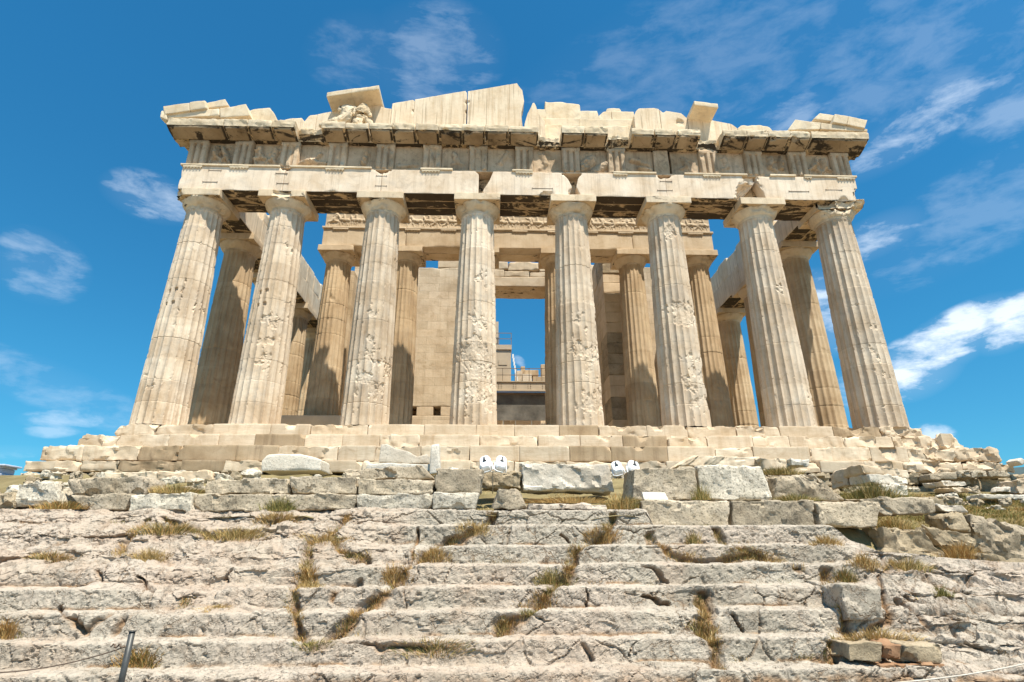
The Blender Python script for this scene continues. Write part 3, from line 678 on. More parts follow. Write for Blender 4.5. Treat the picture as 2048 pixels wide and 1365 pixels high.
def horse(x, z, s, rr, d=1, rider=True, keep=1.0):
    c = [(x-.26*s*d, z+.50*s, x+.24*s*d, z+.54*s, .135*s, .8), (x+.24*s*d, z+.56*s, x+.42*s*d, z+.86*s, .085*s, .8), (x+.42*s*d, z+.86*s, x+.56*s*d, z+.74*s, .06*s, .8)]
    for lx, k in ((-.30, .5), (-.20, 1), (.20, .5), (.28, 1)):
        if rr.random() < keep:
            kx = x+(lx+rr.uniform(-.02, .18))*s*d; kz = z+.27*s
            c.append((x+lx*s*d, z+.45*s, kx, kz, .05*s, k)); c.append((kx, kz, kx-rr.uniform(.0, .14)*s*d, z+.03*s, .034*s, k))
    c.append((x-.36*s*d, z+.55*s, x-.5*s*d, z+.3*s, .035*s, .7))
    if rider:
        c.append((x-.02*s*d, z+.62*s, x+.03*s*d, z+.90*s, .085*s, 1.0)); c.append((x, z+.62*s, x+.14*s*d, z+.40*s, .05*s, 1.2)); c.append((x+.14*s*d, z+.4*s, x+.07*s*d, z+.22*s, .04*s, 1.2))
        if rr.random() < .7: c.append((x+.05*s*d, z+1.02*s, x+.05*s*d, z+1.03*s, .06*s, 1.2))
        c.append((x+.02*s*d, z+.85*s, x+.2*s*d, z+.74*s, .036*s, 1.0))
    return c
rr = random.Random(12)
for i in range(14):
    a = TRIG[i]+.425; b_ = TRIG[i+1]-.425; zc = 11.78
    caps = []
    cx = (a+b_)/2
    if i in (0, 1, 12, 13): caps = fighter(cx-.25, zc+.15, 1.05, rr, .9)+fighter(cx+.28, zc+.1, 1.0, rr, .7)
    elif i == 2: caps = [(a+.1, 12.0, cx, 12.25, .14, 1), (cx, 12.25, cx+.28, 12.6, .09, 1.2), (cx, 12.2, b_-.1, 12.05, .11, 1)]
    elif i == 3: caps = [(cx+.12, 12.15, cx+.2, 12.65, .13, 1.1)]
    elif i == 4: caps = [(a+.2, 12.0, b_-.3, 12.1, .1, .6)]
    elif i == 9: caps = [(a+.3, 12.6, cx+.15, 12.45, .12, .9), (cx, 12.15, b_-.15, 12.05, .11, .9), (cx+.1, 12.5, b_-.2, 12.3, .1, .8)]
    elif i == 8: caps = [(a+.1, 12.1, cx-.1, 12.55, .28, .45), (cx, 11.9, b_-.1, 12.3, .2, .5)]
    elif i in (5, 6, 7, 10, 11): caps = [c_[:5]+(c_[5]*.45,) for c_ in fighter(cx+rr.uniform(-.25, .25), zc+.12, 1.0, rr, .75)]
    rel0 = capsules_relief(caps, 2.1)
    def rel(x, z, f=rel0, s=i):
        P3 = np.stack([x, z, np.full_like(x, s*2.1)], 1)
        h = f(x, z); return h*(.75+.5*fbm(P3*6, 3, 4)) + .02*fbm(P3*3.5, 4, 9)
    m_ = stone('metope', M['frieze'], temple, X=(a+.004, b_-.004), Y=(-.66, -.33), Z=(11.776, 13.14), res=.045, r0=.008, chip=.03, amp=.006, seed=330+i, relief=rel)
stone('frieze_backing', M['inner_block'], temple, X=(-15.25, 15.25), Y=(-.33, .86), Z=(11.776, 13.14), res=.6, r0=.03, chip=.1, amp=.02, seed=351)
mbc = MB()
for k in range(20):
    stone('', None, X=(-15.42+1.542*k, -15.42+1.542*(k+1)-.006), Y=(-.90, -.3), Z=(13.142, 13.34), res=.1, r0=.012, chip=.10, amp=.02, seed=352+k, mb=mbc, soffit=True)
mbc.build('frieze_crown', [M['crust_light'], M['crust']], temple)

# ---- cornice: one projecting block over every triglyph and metope, some broken back
def cornice(x0, x1, seed, yf=-1.56, zt=13.76, chip=.05, bites=(), z0=13.40, mut=True, ends=None):
    def fn(s, v, t):
        zb = z0-.25*np.clip(v*abs(yf+.3)/max(.12, abs(yf+.92)), 0, 1)
        y = yf+(-.30-yf)*v
        return x0+(x1-x0)*s, y+.03*(1-v)*(1-t)*(t < .4), zb+(zt-zb)*t
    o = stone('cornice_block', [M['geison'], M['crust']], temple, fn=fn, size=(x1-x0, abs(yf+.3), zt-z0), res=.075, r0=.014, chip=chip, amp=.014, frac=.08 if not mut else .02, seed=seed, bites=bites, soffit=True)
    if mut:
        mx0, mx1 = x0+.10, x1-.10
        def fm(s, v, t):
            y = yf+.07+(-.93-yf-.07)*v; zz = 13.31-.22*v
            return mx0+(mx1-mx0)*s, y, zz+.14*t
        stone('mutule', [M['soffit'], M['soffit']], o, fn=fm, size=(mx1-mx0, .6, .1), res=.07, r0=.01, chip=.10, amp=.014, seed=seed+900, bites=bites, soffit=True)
    return o
cb = [-16.1, -13.6, -12.52, -11.46, -10.42]        # joints of the surviving left run
for k in range(4): cornice(cb[k]+.005, cb[k+1]-.005, 400+k, chip=.04 if k == 0 else .07, bites=[(-10.3, -1.7, 13.2, .4)] if k == 3 else ())
cornice(-10.40, -9.25, 405, yf=-1.12, zt=13.66, chip=.2, mut=False)      # broken back
xs = [-9.25, -8.18, -7.12, -6.06, -5.0, -3.95, -2.9, -1.83, -.77, .62]
for k in range(9):
    cornice(xs[k]+.005, xs[k+1]-.005, 410+k, zt=13.75-.02*(k % 3), chip=.10, bites=[(xs[k]+.5*rr.random(), -1.62, 13.28, rr.uniform(.14, .28)), (xs[k]+1.0, -1.6, 13.25, rr.uniform(.1, .2))] if k not in (7, 8) else ())
cornice(.66, 1.64, 420, yf=-1.02, zt=13.62, chip=.25, mut=False)
cornice(1.67, 2.72, 421, chip=.08); cornice(2.74, 3.80, 422, chip=.08, bites=[(3.2, -1.75, 13.1, .2)])
cornice(3.82, 4.86, 423, yf=-1.2, zt=13.6, chip=.2, mut=False)
for k, (a, b_) in enumerate(((4.9, 5.95), (5.98, 7.0), (7.02, 8.1))): cornice(a, b_, 424+k, chip=.16, zt=13.72, bites=[(rr.uniform(a, b_), -1.8, 13.2, .3)])
cornice(8.12, 9.0, 428, yf=-1.05, zt=13.58, chip=.28, mut=False)
xs = [9.15, 10.28, 11.28, 12.3, 13.32, 16.06]
for k in range(5): cornice(xs[k]+.005, xs[k+1]-.005, 430+k, chip=.05 if k == 4 else .09, bites=[(xs[k]+.2, -1.62, 13.28, .24), (xs[k]+.95, -1.62, 13.25, .16)] if k < 4 else ())
# the cornice turns the corner along both flanks
for sx in (-1, 1):
    for k in range(2):
        y0, y1 = -.28+1.3*k, -.28+1.3*(k+1)-.02
        xo = sx*16.08; xi = sx*14.9
        stone('cornice_block', [M['geison'], M['crust_light']], temple, X=(min(xo, xi), max(xo, xi)), Y=(y0, y1), Z=(13.41, 13.75), res=.12, r0=.02, chip=.08, amp=.015, seed=440+k, soffit=True)
    stone('flank_frieze', [M['frieze'], M['crust_light']], temple, X=(-15.27, -14.3) if sx < 0 else (14.3, 15.27), Y=(.87, 2.4), Z=(11.776, 13.28), res=.12, r0=.02, chip=.2, amp=.02, seed=444, soffit=True)

# ---- pediment wall
def wall_piece(name, top_px, Y, D, zb, mat, seed, left=None, right=None, **kw):
    pts = [at(p[0], p[1], Y) for p in top_px]; x0, x1 = pts[0][0], pts[-1][0]
    zt = [((p[0]-x0)/(x1-x0), p[2]) for p in pts]
    return stone(name, mat, temple, X=(left if left is not None else x0, right if right is not None else x1), Y=(Y, Y+D), Z=(zb, zt), res=kw.pop('res', .09), r0=kw.pop('r0', .012), chip=kw.pop('chip', .035), amp=kw.pop('amp', .012), seed=seed, **kw)
wall_piece('tympanum_block', [(571, 239), (586, 236), (603, 235), (609, 243)], -.55, .6, 13.3, M['tymp'], 500, chip=.06)
wall_piece('tympanum_block', [(609, 243), (619, 231), (634, 229), (634.5, 229)], -.52, .55, 13.3, M['tymp'], 501)
wall_piece('tympanum_block', [(635, 229), (650, 226), (700, 217), (705, 216)], -.53, .55, 13.3, M['tymp'], 502)
wall_piece('tympanum_block', [(706, 216), (758, 207), (763, 214), (770, 216), (783, 218)], -.52, .55, 13.3, M['tymp'], 503, chip=.05)
wall_piece('tympanum_block', [(784, 214), (784.5, 207), (826, 200), (829, 202)], -.54, .55, 13.3, M['tymp'], 504, bites=[tuple(at(827, 222, -.56))+(.13,)])
wall_piece('tympanum_block', [(829.5, 199), (880, 190.5), (931, 182), (934, 187)], -.52, .55, 13.3, M['tymp'], 505, bites=[tuple(at(934, 204, -.55))+(.16,), tuple(at(934, 223, -.55))+(.15,)])
wall_piece('tympanum_block', [(936, 183), (1034, 166.5), (1038, 174), (1044, 181)], -.54, .62, 13.3, M['tymp'], 506, right=[-.12, -.05, -.08, -.12, .02, -.06], bites=[tuple(at(936, 204, -.56))+(.13,)], chip=.04)
wall_piece('tympanum_block', [(1049, 248), (1055, 228), (1061, 217), (1066, 205), (1071, 207), (1074, 222), (1080, 232), (1090, 243)], -.52, .45, 13.3, M['tymp'], 507, chip=.06)
BK = [[(1074, 219), (1092, 218), (1094, 226), (1110, 228)], [(1090, 203), (1125, 204), (1159, 209), (1161, 220)], [(1158, 222), (1180, 222), (1194, 222), (1197, 231)], [(1197, 233), (1206, 224), (1222, 222), (1222.5, 222)], [(1223, 222), (1268, 224), (1269, 240)]]
for k, pts in enumerate(BK): wall_piece('backing_block', pts, .05, .8, 14.55 if k != 1 else 15.0, M['geison'], 510+k, chip=.09, amp=.03, left=None)
wall_piece('backing_block', [(1212, 220), (1216, 217), (1238, 217), (1242, 221)], .15, .6, 15.25, M['geison'], 517, chip=.1)
wall_piece('backing_block', [(1071, 236), (1120, 237), (1158, 238)], 0.0, .8, 14.1, M['geison'], 518, chip=.06, amp=.03)
wall_piece('backing_block', [(1158.6, 238), (1212, 239), (1268, 239)], .02, .8, 14.1, M['geison'], 519, chip=.06, amp=.03)
wall_piece('backing_block', [(1074, 250), (1125, 250)], -.1, .9, 13.25, M['geison'], 520, chip=.05, amp=.03)
wall_piece('backing_block', [(1125.6, 252), (1190, 253), (1268, 252)], -.08, .9, 13.25, M['geison'], 521, chip=.05, amp=.03)
wall_piece('tympanum_block', [(1268, 231), (1272, 222), (1278, 217), (1308, 216), (1318, 219)], -.55, .6, 13.3, M['tymp'], 522)
wall_piece('tympanum_block', [(1318.5, 220), (1326, 226), (1333, 222), (1363, 227), (1374, 237)], -.53, .6, 13.3, M['tymp'], 523, bites=[tuple(at(1360, 243, -.58))+(.24,)])
wall_piece('tympanum_block', [(1374.5, 233), (1418, 239), (1425, 241), (1462, 248), (1468, 252), (1476, 258)], -.53, .6, 13.3, M['tymp'], 524)
wall_piece('pediment_floor_rubble', [(1476, 256), (1482, 251), (1520, 250), (1540, 253), (1546, 259)], -.9, .7, 13.5, M['geison'], 525, chip=.2, amp=.06)
wall_piece('backing_block', [(498, 222), (506, 219), (540, 216), (549, 228), (554, 240)], -.8, .9, 13.45, M['geison'], 526, chip=.15, amp=.05)

# ---- raking cornice pieces
def rake(x0, z0, x1, z1, yf, yb, th, seed, mat=M['geison'], chip=.04, soff=0.0):
    def fn(s, v, t):
        z = z0+(z1-z0)*s
        return x0+(x1-x0)*s, yf+(yb-yf)*v, z+th*t-soff*v*(1-t)
    return stone('raking_cornice_block', mat, temple, fn=fn, size=(abs(x1-x0), abs(yb-yf), th), res=.08, r0=.012, chip=chip, amp=.012, seed=seed)
P0 = at(653, 194, -1.5); P1 = at(702, 186, -1.5); P2 = at(757, 179.5, -1.5)
rake(P0[0], P0[2], P1[0], P1[2], -1.5, .25, .25, 540, chip=.06); rake(P1[0]+.006, P1[2]+.01, P2[0], P2[2]+.02, -1.5, .25, .24, 541)
P0 = at(1389.5, 210, -1.5); P1 = at(1437, 216, -1.5); rake(P0[0], P0[2], P1[0], P1[2], -1.5, .15, .24, 542)
for q_, Y_, D_, sd in (([(329, 231), (438, 216), (438, 231), (330, 236.5)], -1.48, 1.2, 543), ([(438.6, 216.5), (492, 208.5), (500, 231.5), (438.6, 236)], -1.46, 1.2, 544),
                       ([(326, 213), (378, 205.5), (379, 221), (328, 229)], -1.58, 1.0, 545), ([(378.6, 205), (411, 200), (414, 217), (379.4, 221)], -1.58, 1.0, 546), ([(412, 206), (450, 198.5), (457, 211), (415, 217.5)], -1.34, .9, 547),
                       ([(1591, 239), (1642, 246), (1640, 258.5), (1576, 260)], -1.46, 1.2, 548), ([(1642.6, 246), (1735, 258.5), (1735, 263.5), (1641, 258.5)], -1.48, 1.2, 549),
                       ([(1640, 226.5), (1669, 231), (1668, 243), (1627, 238)], -1.34, .9, 550), ([(1669.5, 228.5), (1697, 232.5), (1694, 249), (1666, 244.5)], -1.58, 1.0, 551), ([(1697.6, 232.5), (1735, 240.5), (1729.5, 257), (1694.6, 249)], -1.58, 1.0, 552)):
    qstone('raking_cornice_block', M['geison'], q_, Y_, D_, temple, res=.08, r0=.015, chip=.06, amp=.014, seed=sd)
lion = qstone('lion_head_spout', M['geison'], [(322, 222), (333, 220), (334, 240), (320, 236)], -1.56, .4, temple, res=.05, r0=.05, chip=.18, amp=.05, seed=553)

# ---- flank architraves running back from the corners
for sx in (-1, 1):
    xa, xb = (-15.3, -13.55) if sx < 0 else (13.55, 15.3)
    y = .92; k = 0
    for L in (2.77, 4.29, 4.29, 4.29, 4.29, 4.29):
        for m_, (a, b_) in enumerate(((xa, xa+.86), (xa+.9, xb))):
            top = 12.5 if k == 0 else 11.75
            zt = top if k else [12.6, 12.9, 12.9, 12.7]
            stone('flank_architrave', [M['tymp'], M['crust']], temple, X=(a, b_), Y=(y+.005, y+L-.005), Z=(10.434, 11.76), res=.2, r0=.02, chip=.08, amp=.02, seed=560+k*2+m_+(sx > 0)*20, soffit=True)
        # surviving pieces of the frieze backing with a broken top
        if k >= 1:
            nP = 3
            for p_ in range(nP):
                zt = 11.77+(1.30 if (k in (2, 3) or (k == 1 and p_ > 0)) else .7)+rr.uniform(-.25, .1)
                inn = (xb-.75, xb-.03) if sx < 0 else (xa+.03, xa+.75)
                stone('flank_frieze', M['tymp'], temple, X=inn, Y=(y+L*p_/nP+.01, y+L*(p_+1)/nP-.01), Z=(11.765, zt), res=.14, r0=.03, chip=.16, amp=.03, seed=600+k*5+p_+(sx > 0)*40)
        y += L; k += 1

# ---- porch entablature
for b in range(5):
    xs5 = [-10.62, -6.17, -2.05, 2.05, 6.17, 10.62]
    stone('porch_architrave', [M['inner_block'], M['inner_block']], temple, X=(xs5[b]+.005, xs5[b+1]-.005), Y=(4.40, 5.1), Z=(10.752, 11.82), res=.16, r0=.015, chip=.07, amp=.012, seed=650+b, soffit=True)
    stone('porch_architrave', [M['inner_block'], M['crust_light']], temple, X=(xs5[b]+.005, xs5[b+1]-.005), Y=(5.15, 5.95), Z=(10.755, 11.82), res=.25, r0=.015, chip=.07, amp=.012, seed=660+b, soffit=True)
    stone('porch_taenia', M['inner_block'], temple, X=(xs5[b]+.005-(.08 if b == 0 else 0), xs5[b+1]-.005+(.08 if b == 4 else 0)), Y=(4.33, 4.9), Z=(11.824, 11.93), res=.1, r0=.008, chip=.03, amp=.006, seed=670+b)
for k in range(11):
    xr = -9.7+1.94*k; mbr = MB()
    stone('', None, X=(xr-.42, xr+.42), Y=(4.335, 4.6), Z=(11.745, 11.822), res=.2, r0=.005, chip=.01, amp=.003, seed=680+k, mb=mbr)
    for g in range(6):
        V, F = lathe([(.001, 11.69), (.036, 11.692), (.028, 11.746)], 8); mbr.add(V+np.array([xr-.35+.14*g, 4.375, 0]), F)
    mbr.build('porch_regula', [M['inner_block']], temple)
rf = random.Random(77)
for k in range(16):
    a = -10.58+21.16/16*k; b_ = a+21.16/16
    caps = []
    if 0 < k:
        for j in range(2):
            cx = a+.33+.66*j
            caps += horse(cx, 11.97, .80, rf, 1 if rf.random() < .2 else -1, rf.random() < .85, .85)
            if rf.random() < .5: caps += fighter(cx+.3, 11.98, .72, rf, .8)
    else: caps = fighter(a+.45, 11.98, .85, rf, 1)+horse(a+1.0, 11.97, .78, rf, -1)
    rel0 = capsules_relief(caps, .85)
    def rel2(x, z, f=rel0, s=k):
        P3 = np.stack([x, z, np.full_like(x, s*2.1)], 1)
        return f(x, z)*(.85+.4*fbm(P3*7, 3, 4))+.008*fbm(P3*5, 3, 9)
    stone('relief_frieze_block', M['inner_block'], temple, X=(a+.003, b_-.003), Y=(4.44, 5.1), Z=(11.932, 12.92), res=.026, r0=.006, chip=.02, amp=.004, seed=690+k, relief=rel2)
stone('frieze_cap', M['inner_block'], temple, X=(-10.6, 10.6), Y=(4.36, 5.3), Z=(12.922, 13.03), res=.3, r0=.01, chip=.08, amp=.01, seed=710)

# ---- cella: west wall with its great doorway, side walls, ruined stair block inside the porch
Yw = 10.3
xa_, xb_, xc_, xd_ = [at(px, 826, Yw)[0] for px in (819, 833, 866, 881)]
stone('cella_wall', M['wall_x'], temple, X=(-10.4, -2.48), Y=(Yw, Yw+2.0), Z=(3.42, [(0, 12.9), (.30, 12.95), (.50, 12.78), (.508, 12.62), (.70, 12.60), (.71, 12.62), (1, 12.66)]), res=.18, r0=.02, chip=.10, amp=.025, seed=720)
stone('cella_wall', M['wall_x'], temple, X=(-10.4, -2.48), Y=(Yw, Yw+2.0), Z=(.70, 2.86), res=.18, r0=.02, chip=.08, amp=.02, seed=719)
stone('wall_core', M['inner'], temple, X=(-10.4, -2.48), Y=(Yw+.95, Yw+1.95), Z=(2.87, 3.41), res=.5, r0=.02, chip=.05, amp=.01, seed=718)
for k, (a, b_) in enumerate(((-10.4, xa_), (xb_, xc_), (xd_, -2.48))):
    stone('wall_block', M['inner_block'], temple, X=(a, b_), Y=(Yw+.01, Yw+.9), Z=(2.87, 3.41), res=.12, r0=.015, chip=.04, amp=.012, seed=716+k)
stone('wall_block', M['inner_block'], temple, X=(-5.05, -3.3), Y=(Yw+.02, Yw+1.2), Z=(12.66, 13.25), res=.12, r0=.02, chip=.08, amp=.02, seed=721)
stone('cella_wall', M['wall_x'], temple, X=(2.48, 10.4), Y=(Yw, Yw+2.0), Z=(.70, [(0, 12.7), (.2, 12.6), (.3, 13.0), (.6, 12.8), (1, 12.9)]), res=.18, r0=.02, chip=.10, amp=.025, seed=722)
stone('lintel', [M['inner_block'], M['crust_light']], temple, X=(-3.4, 3.4), Y=(Yw-.02, Yw+1.95), Z=(11.35, 12.02), res=.14, r0=.02, chip=.10, amp=.03, seed=723, soffit=True)
for k, (a, b_, z0, z1) in enumerate(((-3.4, -.75, 12.03, 12.62), (-.74, .9, 12.03, 12.5), (.92, 3.3, 12.03, 12.42), (-2.5, -.5, 12.63, 13.2), (-.49, 1.55, 12.52, 13.22), (1.57, 3.2, 12.44, 13.15))):
    stone('lintel_block', M['inner_block'], temple, X=(a, b_), Y=(Yw+.02, Yw+1.3), Z=(z0, [z1-.05, z1, z1-.08]), res=.1, r0=.03, chip=.18, amp=.04, seed=730+k)
for sx in (-1, 1):
    stone('cella_wall', M['wall_y'], temple, X=(-10.9, -9.75) if sx < 0 else (9.75, 10.9), Y=(8.1, 34), Z=(.70, [11.2]), res=.4, r0=.03, chip=.1, amp=.03, seed=740)
# stair tower block in the south corner of the porch: coursed blocks, end faces seen from the front
for c in range(19):
    z0 = .70+.62*c
    if z0+.6 > 12.9: break
    xr = 6.05+rr.uniform(-.06, .06)+.012*c
    stone('stair_wall_block', M['lime_brown'] if rr.random() < .35 else M['inner_block'], temple, X=(4.95, xr), Y=(6.9+rr.uniform(-.04, .04), 8.6), Z=(z0+.004, z0+.616), res=.16, r0=.02, chip=.06, amp=.02, seed=760+c)
    stone('stair_wall_block', M['inner_block'], temple, X=(4.93+rr.uniform(-.02, .02), xr-.3), Y=(8.61, Yw-.01), Z=(z0+.004, z0+.616), res=.16, r0=.02, chip=.05, amp=.02, seed=790+c)

# ---- two seated marble figures left in the pediment
def skin_figure(name, nodes, edges, mat, loc, parent=None, sub=2):
    me = bpy.data.meshes.new(name); me.from_pydata([n[:3] for n in nodes], edges, []); me.materials.append(mat)
    o = bpy.data.objects.new(name, me); scene.collection.objects.link(o); o.location = loc
    if parent: o.parent = parent
    o.modifiers.new('skin', 'SKIN'); 
    for i, n in enumerate(nodes):
        sv = me.skin_vertices[0].data[i]; sv.radius = (n[3], n[4] if len(n) > 4 else n[3]); sv.use_root = i == 0
    s = o.modifiers.new('sub', 'SUBSURF'); s.levels = s.render_levels = sub
    for p in me.polygons: p.use_smooth = True
    tx = bpy.data.textures.get('carved') or bpy.data.textures.new('carved', 'CLOUDS'); tx.noise_scale = .075
    d = o.modifiers.new('wear', 'DISPLACE'); d.texture = tx; d.strength = .085; d.mid_level = .5
    return o
b0 = at(692, 240, -1.15); b1 = at(716, 241, -1.1)
zc = 13.76
f1 = skin_figure('seated_statue', [(0, 0, .20, .21, .20), (.02, .02, .48, .19, .15), (-.03, .02, .74, .22, .15), (-.06, .02, .90, .12, .11), (-.30, -.1, .22, .15), (-.62, -.06, .15, .12), (-.86, -.03, .11, .08), (-.25, .1, .13, .14), (-.55, .12, .10, .12), (.20, .02, .80, .09), (.27, -.05, .60, .07), (-.24, .0, .80, .085), (-.28, -.05, .66, .06)],
                  [(0, 1), (1, 2), (2, 3), (0, 4), (4, 5), (5, 6), (0, 7), (7, 8), (2, 9), (9, 10), (2, 11), (11, 12)], M['geison'], (b0[0]+.05, -1.15, zc-.12))
f1.scale = (1.45, 1.2, 1.55)
tag(f1, 'headless marble statue reclining under the left tilted slab, legs stretched left', 'statue', 'marble figures left in the pediment')
f2 = skin_figure('kneeling_statue', [(0, 0, .16, .17, .16), (-.02, .03, .44, .17, .15), (.05, .02, .72, .21, .16), (.08, .0, .92, .16, .14), (.04, -.06, 1.0, .10), (.24, .05, .42, .13), (.44, .08, .16, .11), (.56, .08, .05, .08), (-.04, -.22, .22, .12), (-.02, -.28, .04, .09), (-.16, -.02, .70, .08), (-.20, -.08, .50, .07), (.26, -.02, .70, .09), (.36, -.03, .48, .07)],
                  [(0, 1), (1, 2), (2, 3), (3, 4), (1, 5), (5, 6), (6, 7), (0, 8), (8, 9), (2, 10), (10, 11), (2, 12), (12, 13)], M['geison'], (b1[0]+.08, -1.12, zc-.1))
f2.scale = (1.4, 1.2, 1.5)
tag(f2, 'headless marble statue kneeling beside the reclining figure, robe falling to the right', 'statue', 'marble figures left in the pediment')

# ---- restoration works seen through the doorway
works = empty('restoration_platform', (1, 20, 0), label='beige steel work platform with railings and a tower seen through the great doorway', cat='work platform')
def wpart(name, mat, boxes, parent=works):
    mb = MB()
    for bx in boxes: mb.add(*box(bx[0]-1, bx[1]-1, bx[2]-20, bx[3]-20, bx[4], bx[5]))
    return mb.build(name, [mat], parent, smooth=False)
wpart('deck_beam', M['steel'], [(-2.5, 4.2, 20, 20.4, 7.05, 7.78), (-2.5, 4.2, 19.9, 20.0, 7.0, 7.08), (-2.5, 4.2, 19.92, 20.0, 7.74, 7.8)])
wpart('bolt_plate', M['steel_dark'], [(x+dx, x+dx+.05, 19.97, 19.998, z, z+.05) for x in (-.9, .25, 1.4, 2.55) for dx in (-.1, .1) for z in (7.22, 7.38, 7.54)])
wpart('tower', M['steel'], [(-2.4, .0, 20.5, 22.5, 7.8, 10.6), (-2.5, .06, 20.4, 22.6, 10.602, 11.0), (-1.0, -.3, 20.46, 20.498, 9.3, 9.75)])
wpart('panel', M['steel'], [(-1.25, -1.02, 20.6, 22, 11.002, 13.1)])
wpart('railing', M['steel_dark'], [(-2.4, .06, 20.42, 20.46, z, z+.045) for z in (11.5, 12.0)]+[(x, x+.05, 20.42, 20.46, 11.003, 12.02) for x in (-1.0, .0)]+[(-2.5, 4.2, 20.02, 20.06, z, z+.045) for z in (8.3, 8.85)]+[(x, x+.05, 20.02, 20.06, 7.8, 8.9) for x in (-.7, .4, 1.4, 2.4)])
tp = wpart('dark_screen', M['tarp'], [(-2.5, 4.2, 20.3, 20.36, 4.75, 7.0)])
wpart('screen_rail', M['steel_dark'], [(-2.5, 4.2, 20.18, 20.27, 6.78, 6.96)])
wpart('trestle_leg', M['lampwhite'], [(x, x+.10, 20.6, 20.7, 1.0, 4.9) for x in (-.65, .3, 1.55)]+[(2.3, 3.6, 20.7, 20.8, 3.0, 4.6)])
wpart('stair_stringer', M['lampwhite'], [(.12+.05*k, .24+.05*k, 20.8, 20.9, 10.0-.32*k, 10.34-.32*k) for k in range(7)])
for k, (x0, x1, y0, y1, z0, z1, m_) in enumerate(((.35, .9, 21.2, 22.2, 7.8, 9.05, 'step'), (.95, 1.7, 21.1, 22.2, 7.8, 8.75, 'step'), (1.8, 3.3, 21.3, 22.4, 7.8, 8.6, 'inner'), (1.1, 2.3, 21.6, 22.6, 8.77, 9.25, 'inner'), (.9, 1.25, 22.7, 23.2, 8.0, 9.9, 'inner'), (2.6, 3.2, 22.7, 23.2, 8.0, 10.1, 'inner'))):
    o = stone('stacked_marble_block', M[m_], None, X=(x0, x1), Y=(y0, y1), Z=(z0, z1), res=.15, r0=.02, chip=.05, amp=.01, seed=820+k)
    tag(o, ['upright pale marble block on the work platform beside the tower', 'low pale marble block in the middle of the work platform', 'wide brown marble block at the right end of the work platform', 'tilted marble slab lying on top of the platform blocks', 'narrow brown marble post at the back left of the platform blocks', 'narrow brown marble post at the back right of the platform blocks'][k], 'marble block', 'marble blocks stacked on the work platform')
back = stone('rear_rubble_wall', M['inner_block'], temple, X=(-6, 8), Y=(23.5, 24.5), Z=(.7, 6.3), res=.4, r0=.05, chip=.2, amp=.06, seed=840)
# ================================================================== ground, rock-cut steps
EYE = CAM[2]
LIPS = [(10.42, .60), (10.02, .326), (9.60, .0), (9.20, -.278), (8.80, -.569), (8.40, -.843), (8.06, -1.139), (7.62, -1.42), (7.18, -1.70)]   # distance and height of each step edge from the eye
PROF = [(-10.2, EYE+.64)]
for i, (d, h) in enumerate(LIPS):
    y = CAM[1]+d; PROF.append((y, EYE+h))
    nxt = LIPS[i+1][1] if i+1 < len(LIPS) else -1.98
    PROF.append((y-.035, EYE+nxt+.012))
PROF.append((-15.5, EYE-1.99)); PROF.append((-19.5, EYE-2.02))
PROF = np.array(PROF)
SEG = np.concatenate([[0], np.cumsum(np.hypot(*np.diff(PROF, axis=0).T))])
def stair_hit(px, py):
    """where the sight line from the path meets the nominal steps: x, y, z and distance along the profile"""
    d = ray(px, py); best = None
    for i in range(len(PROF)-1):
        (y0, z0), (y1, z1) = PROF[i], PROF[i+1]
        A = np.array([[d[1], -(y1-y0)], [d[2], -(z1-z0)]]); b = np.array([y0-CAM[1], z0-CAM[2]])
        det = np.linalg.det(A)
        if abs(det) < 1e-9: continue
        t, u = np.linalg.solve(A, b)
        if t > 0 and -1e-6 <= u <= 1+1e-6 and (best is None or t < best[0]): best = (t, i, u)
    if best is None: return None
    t, i, u = best
    p = CAM+d*t; return p[0], p[1], p[2], SEG[i]+u*(SEG[i+1]-SEG[i])
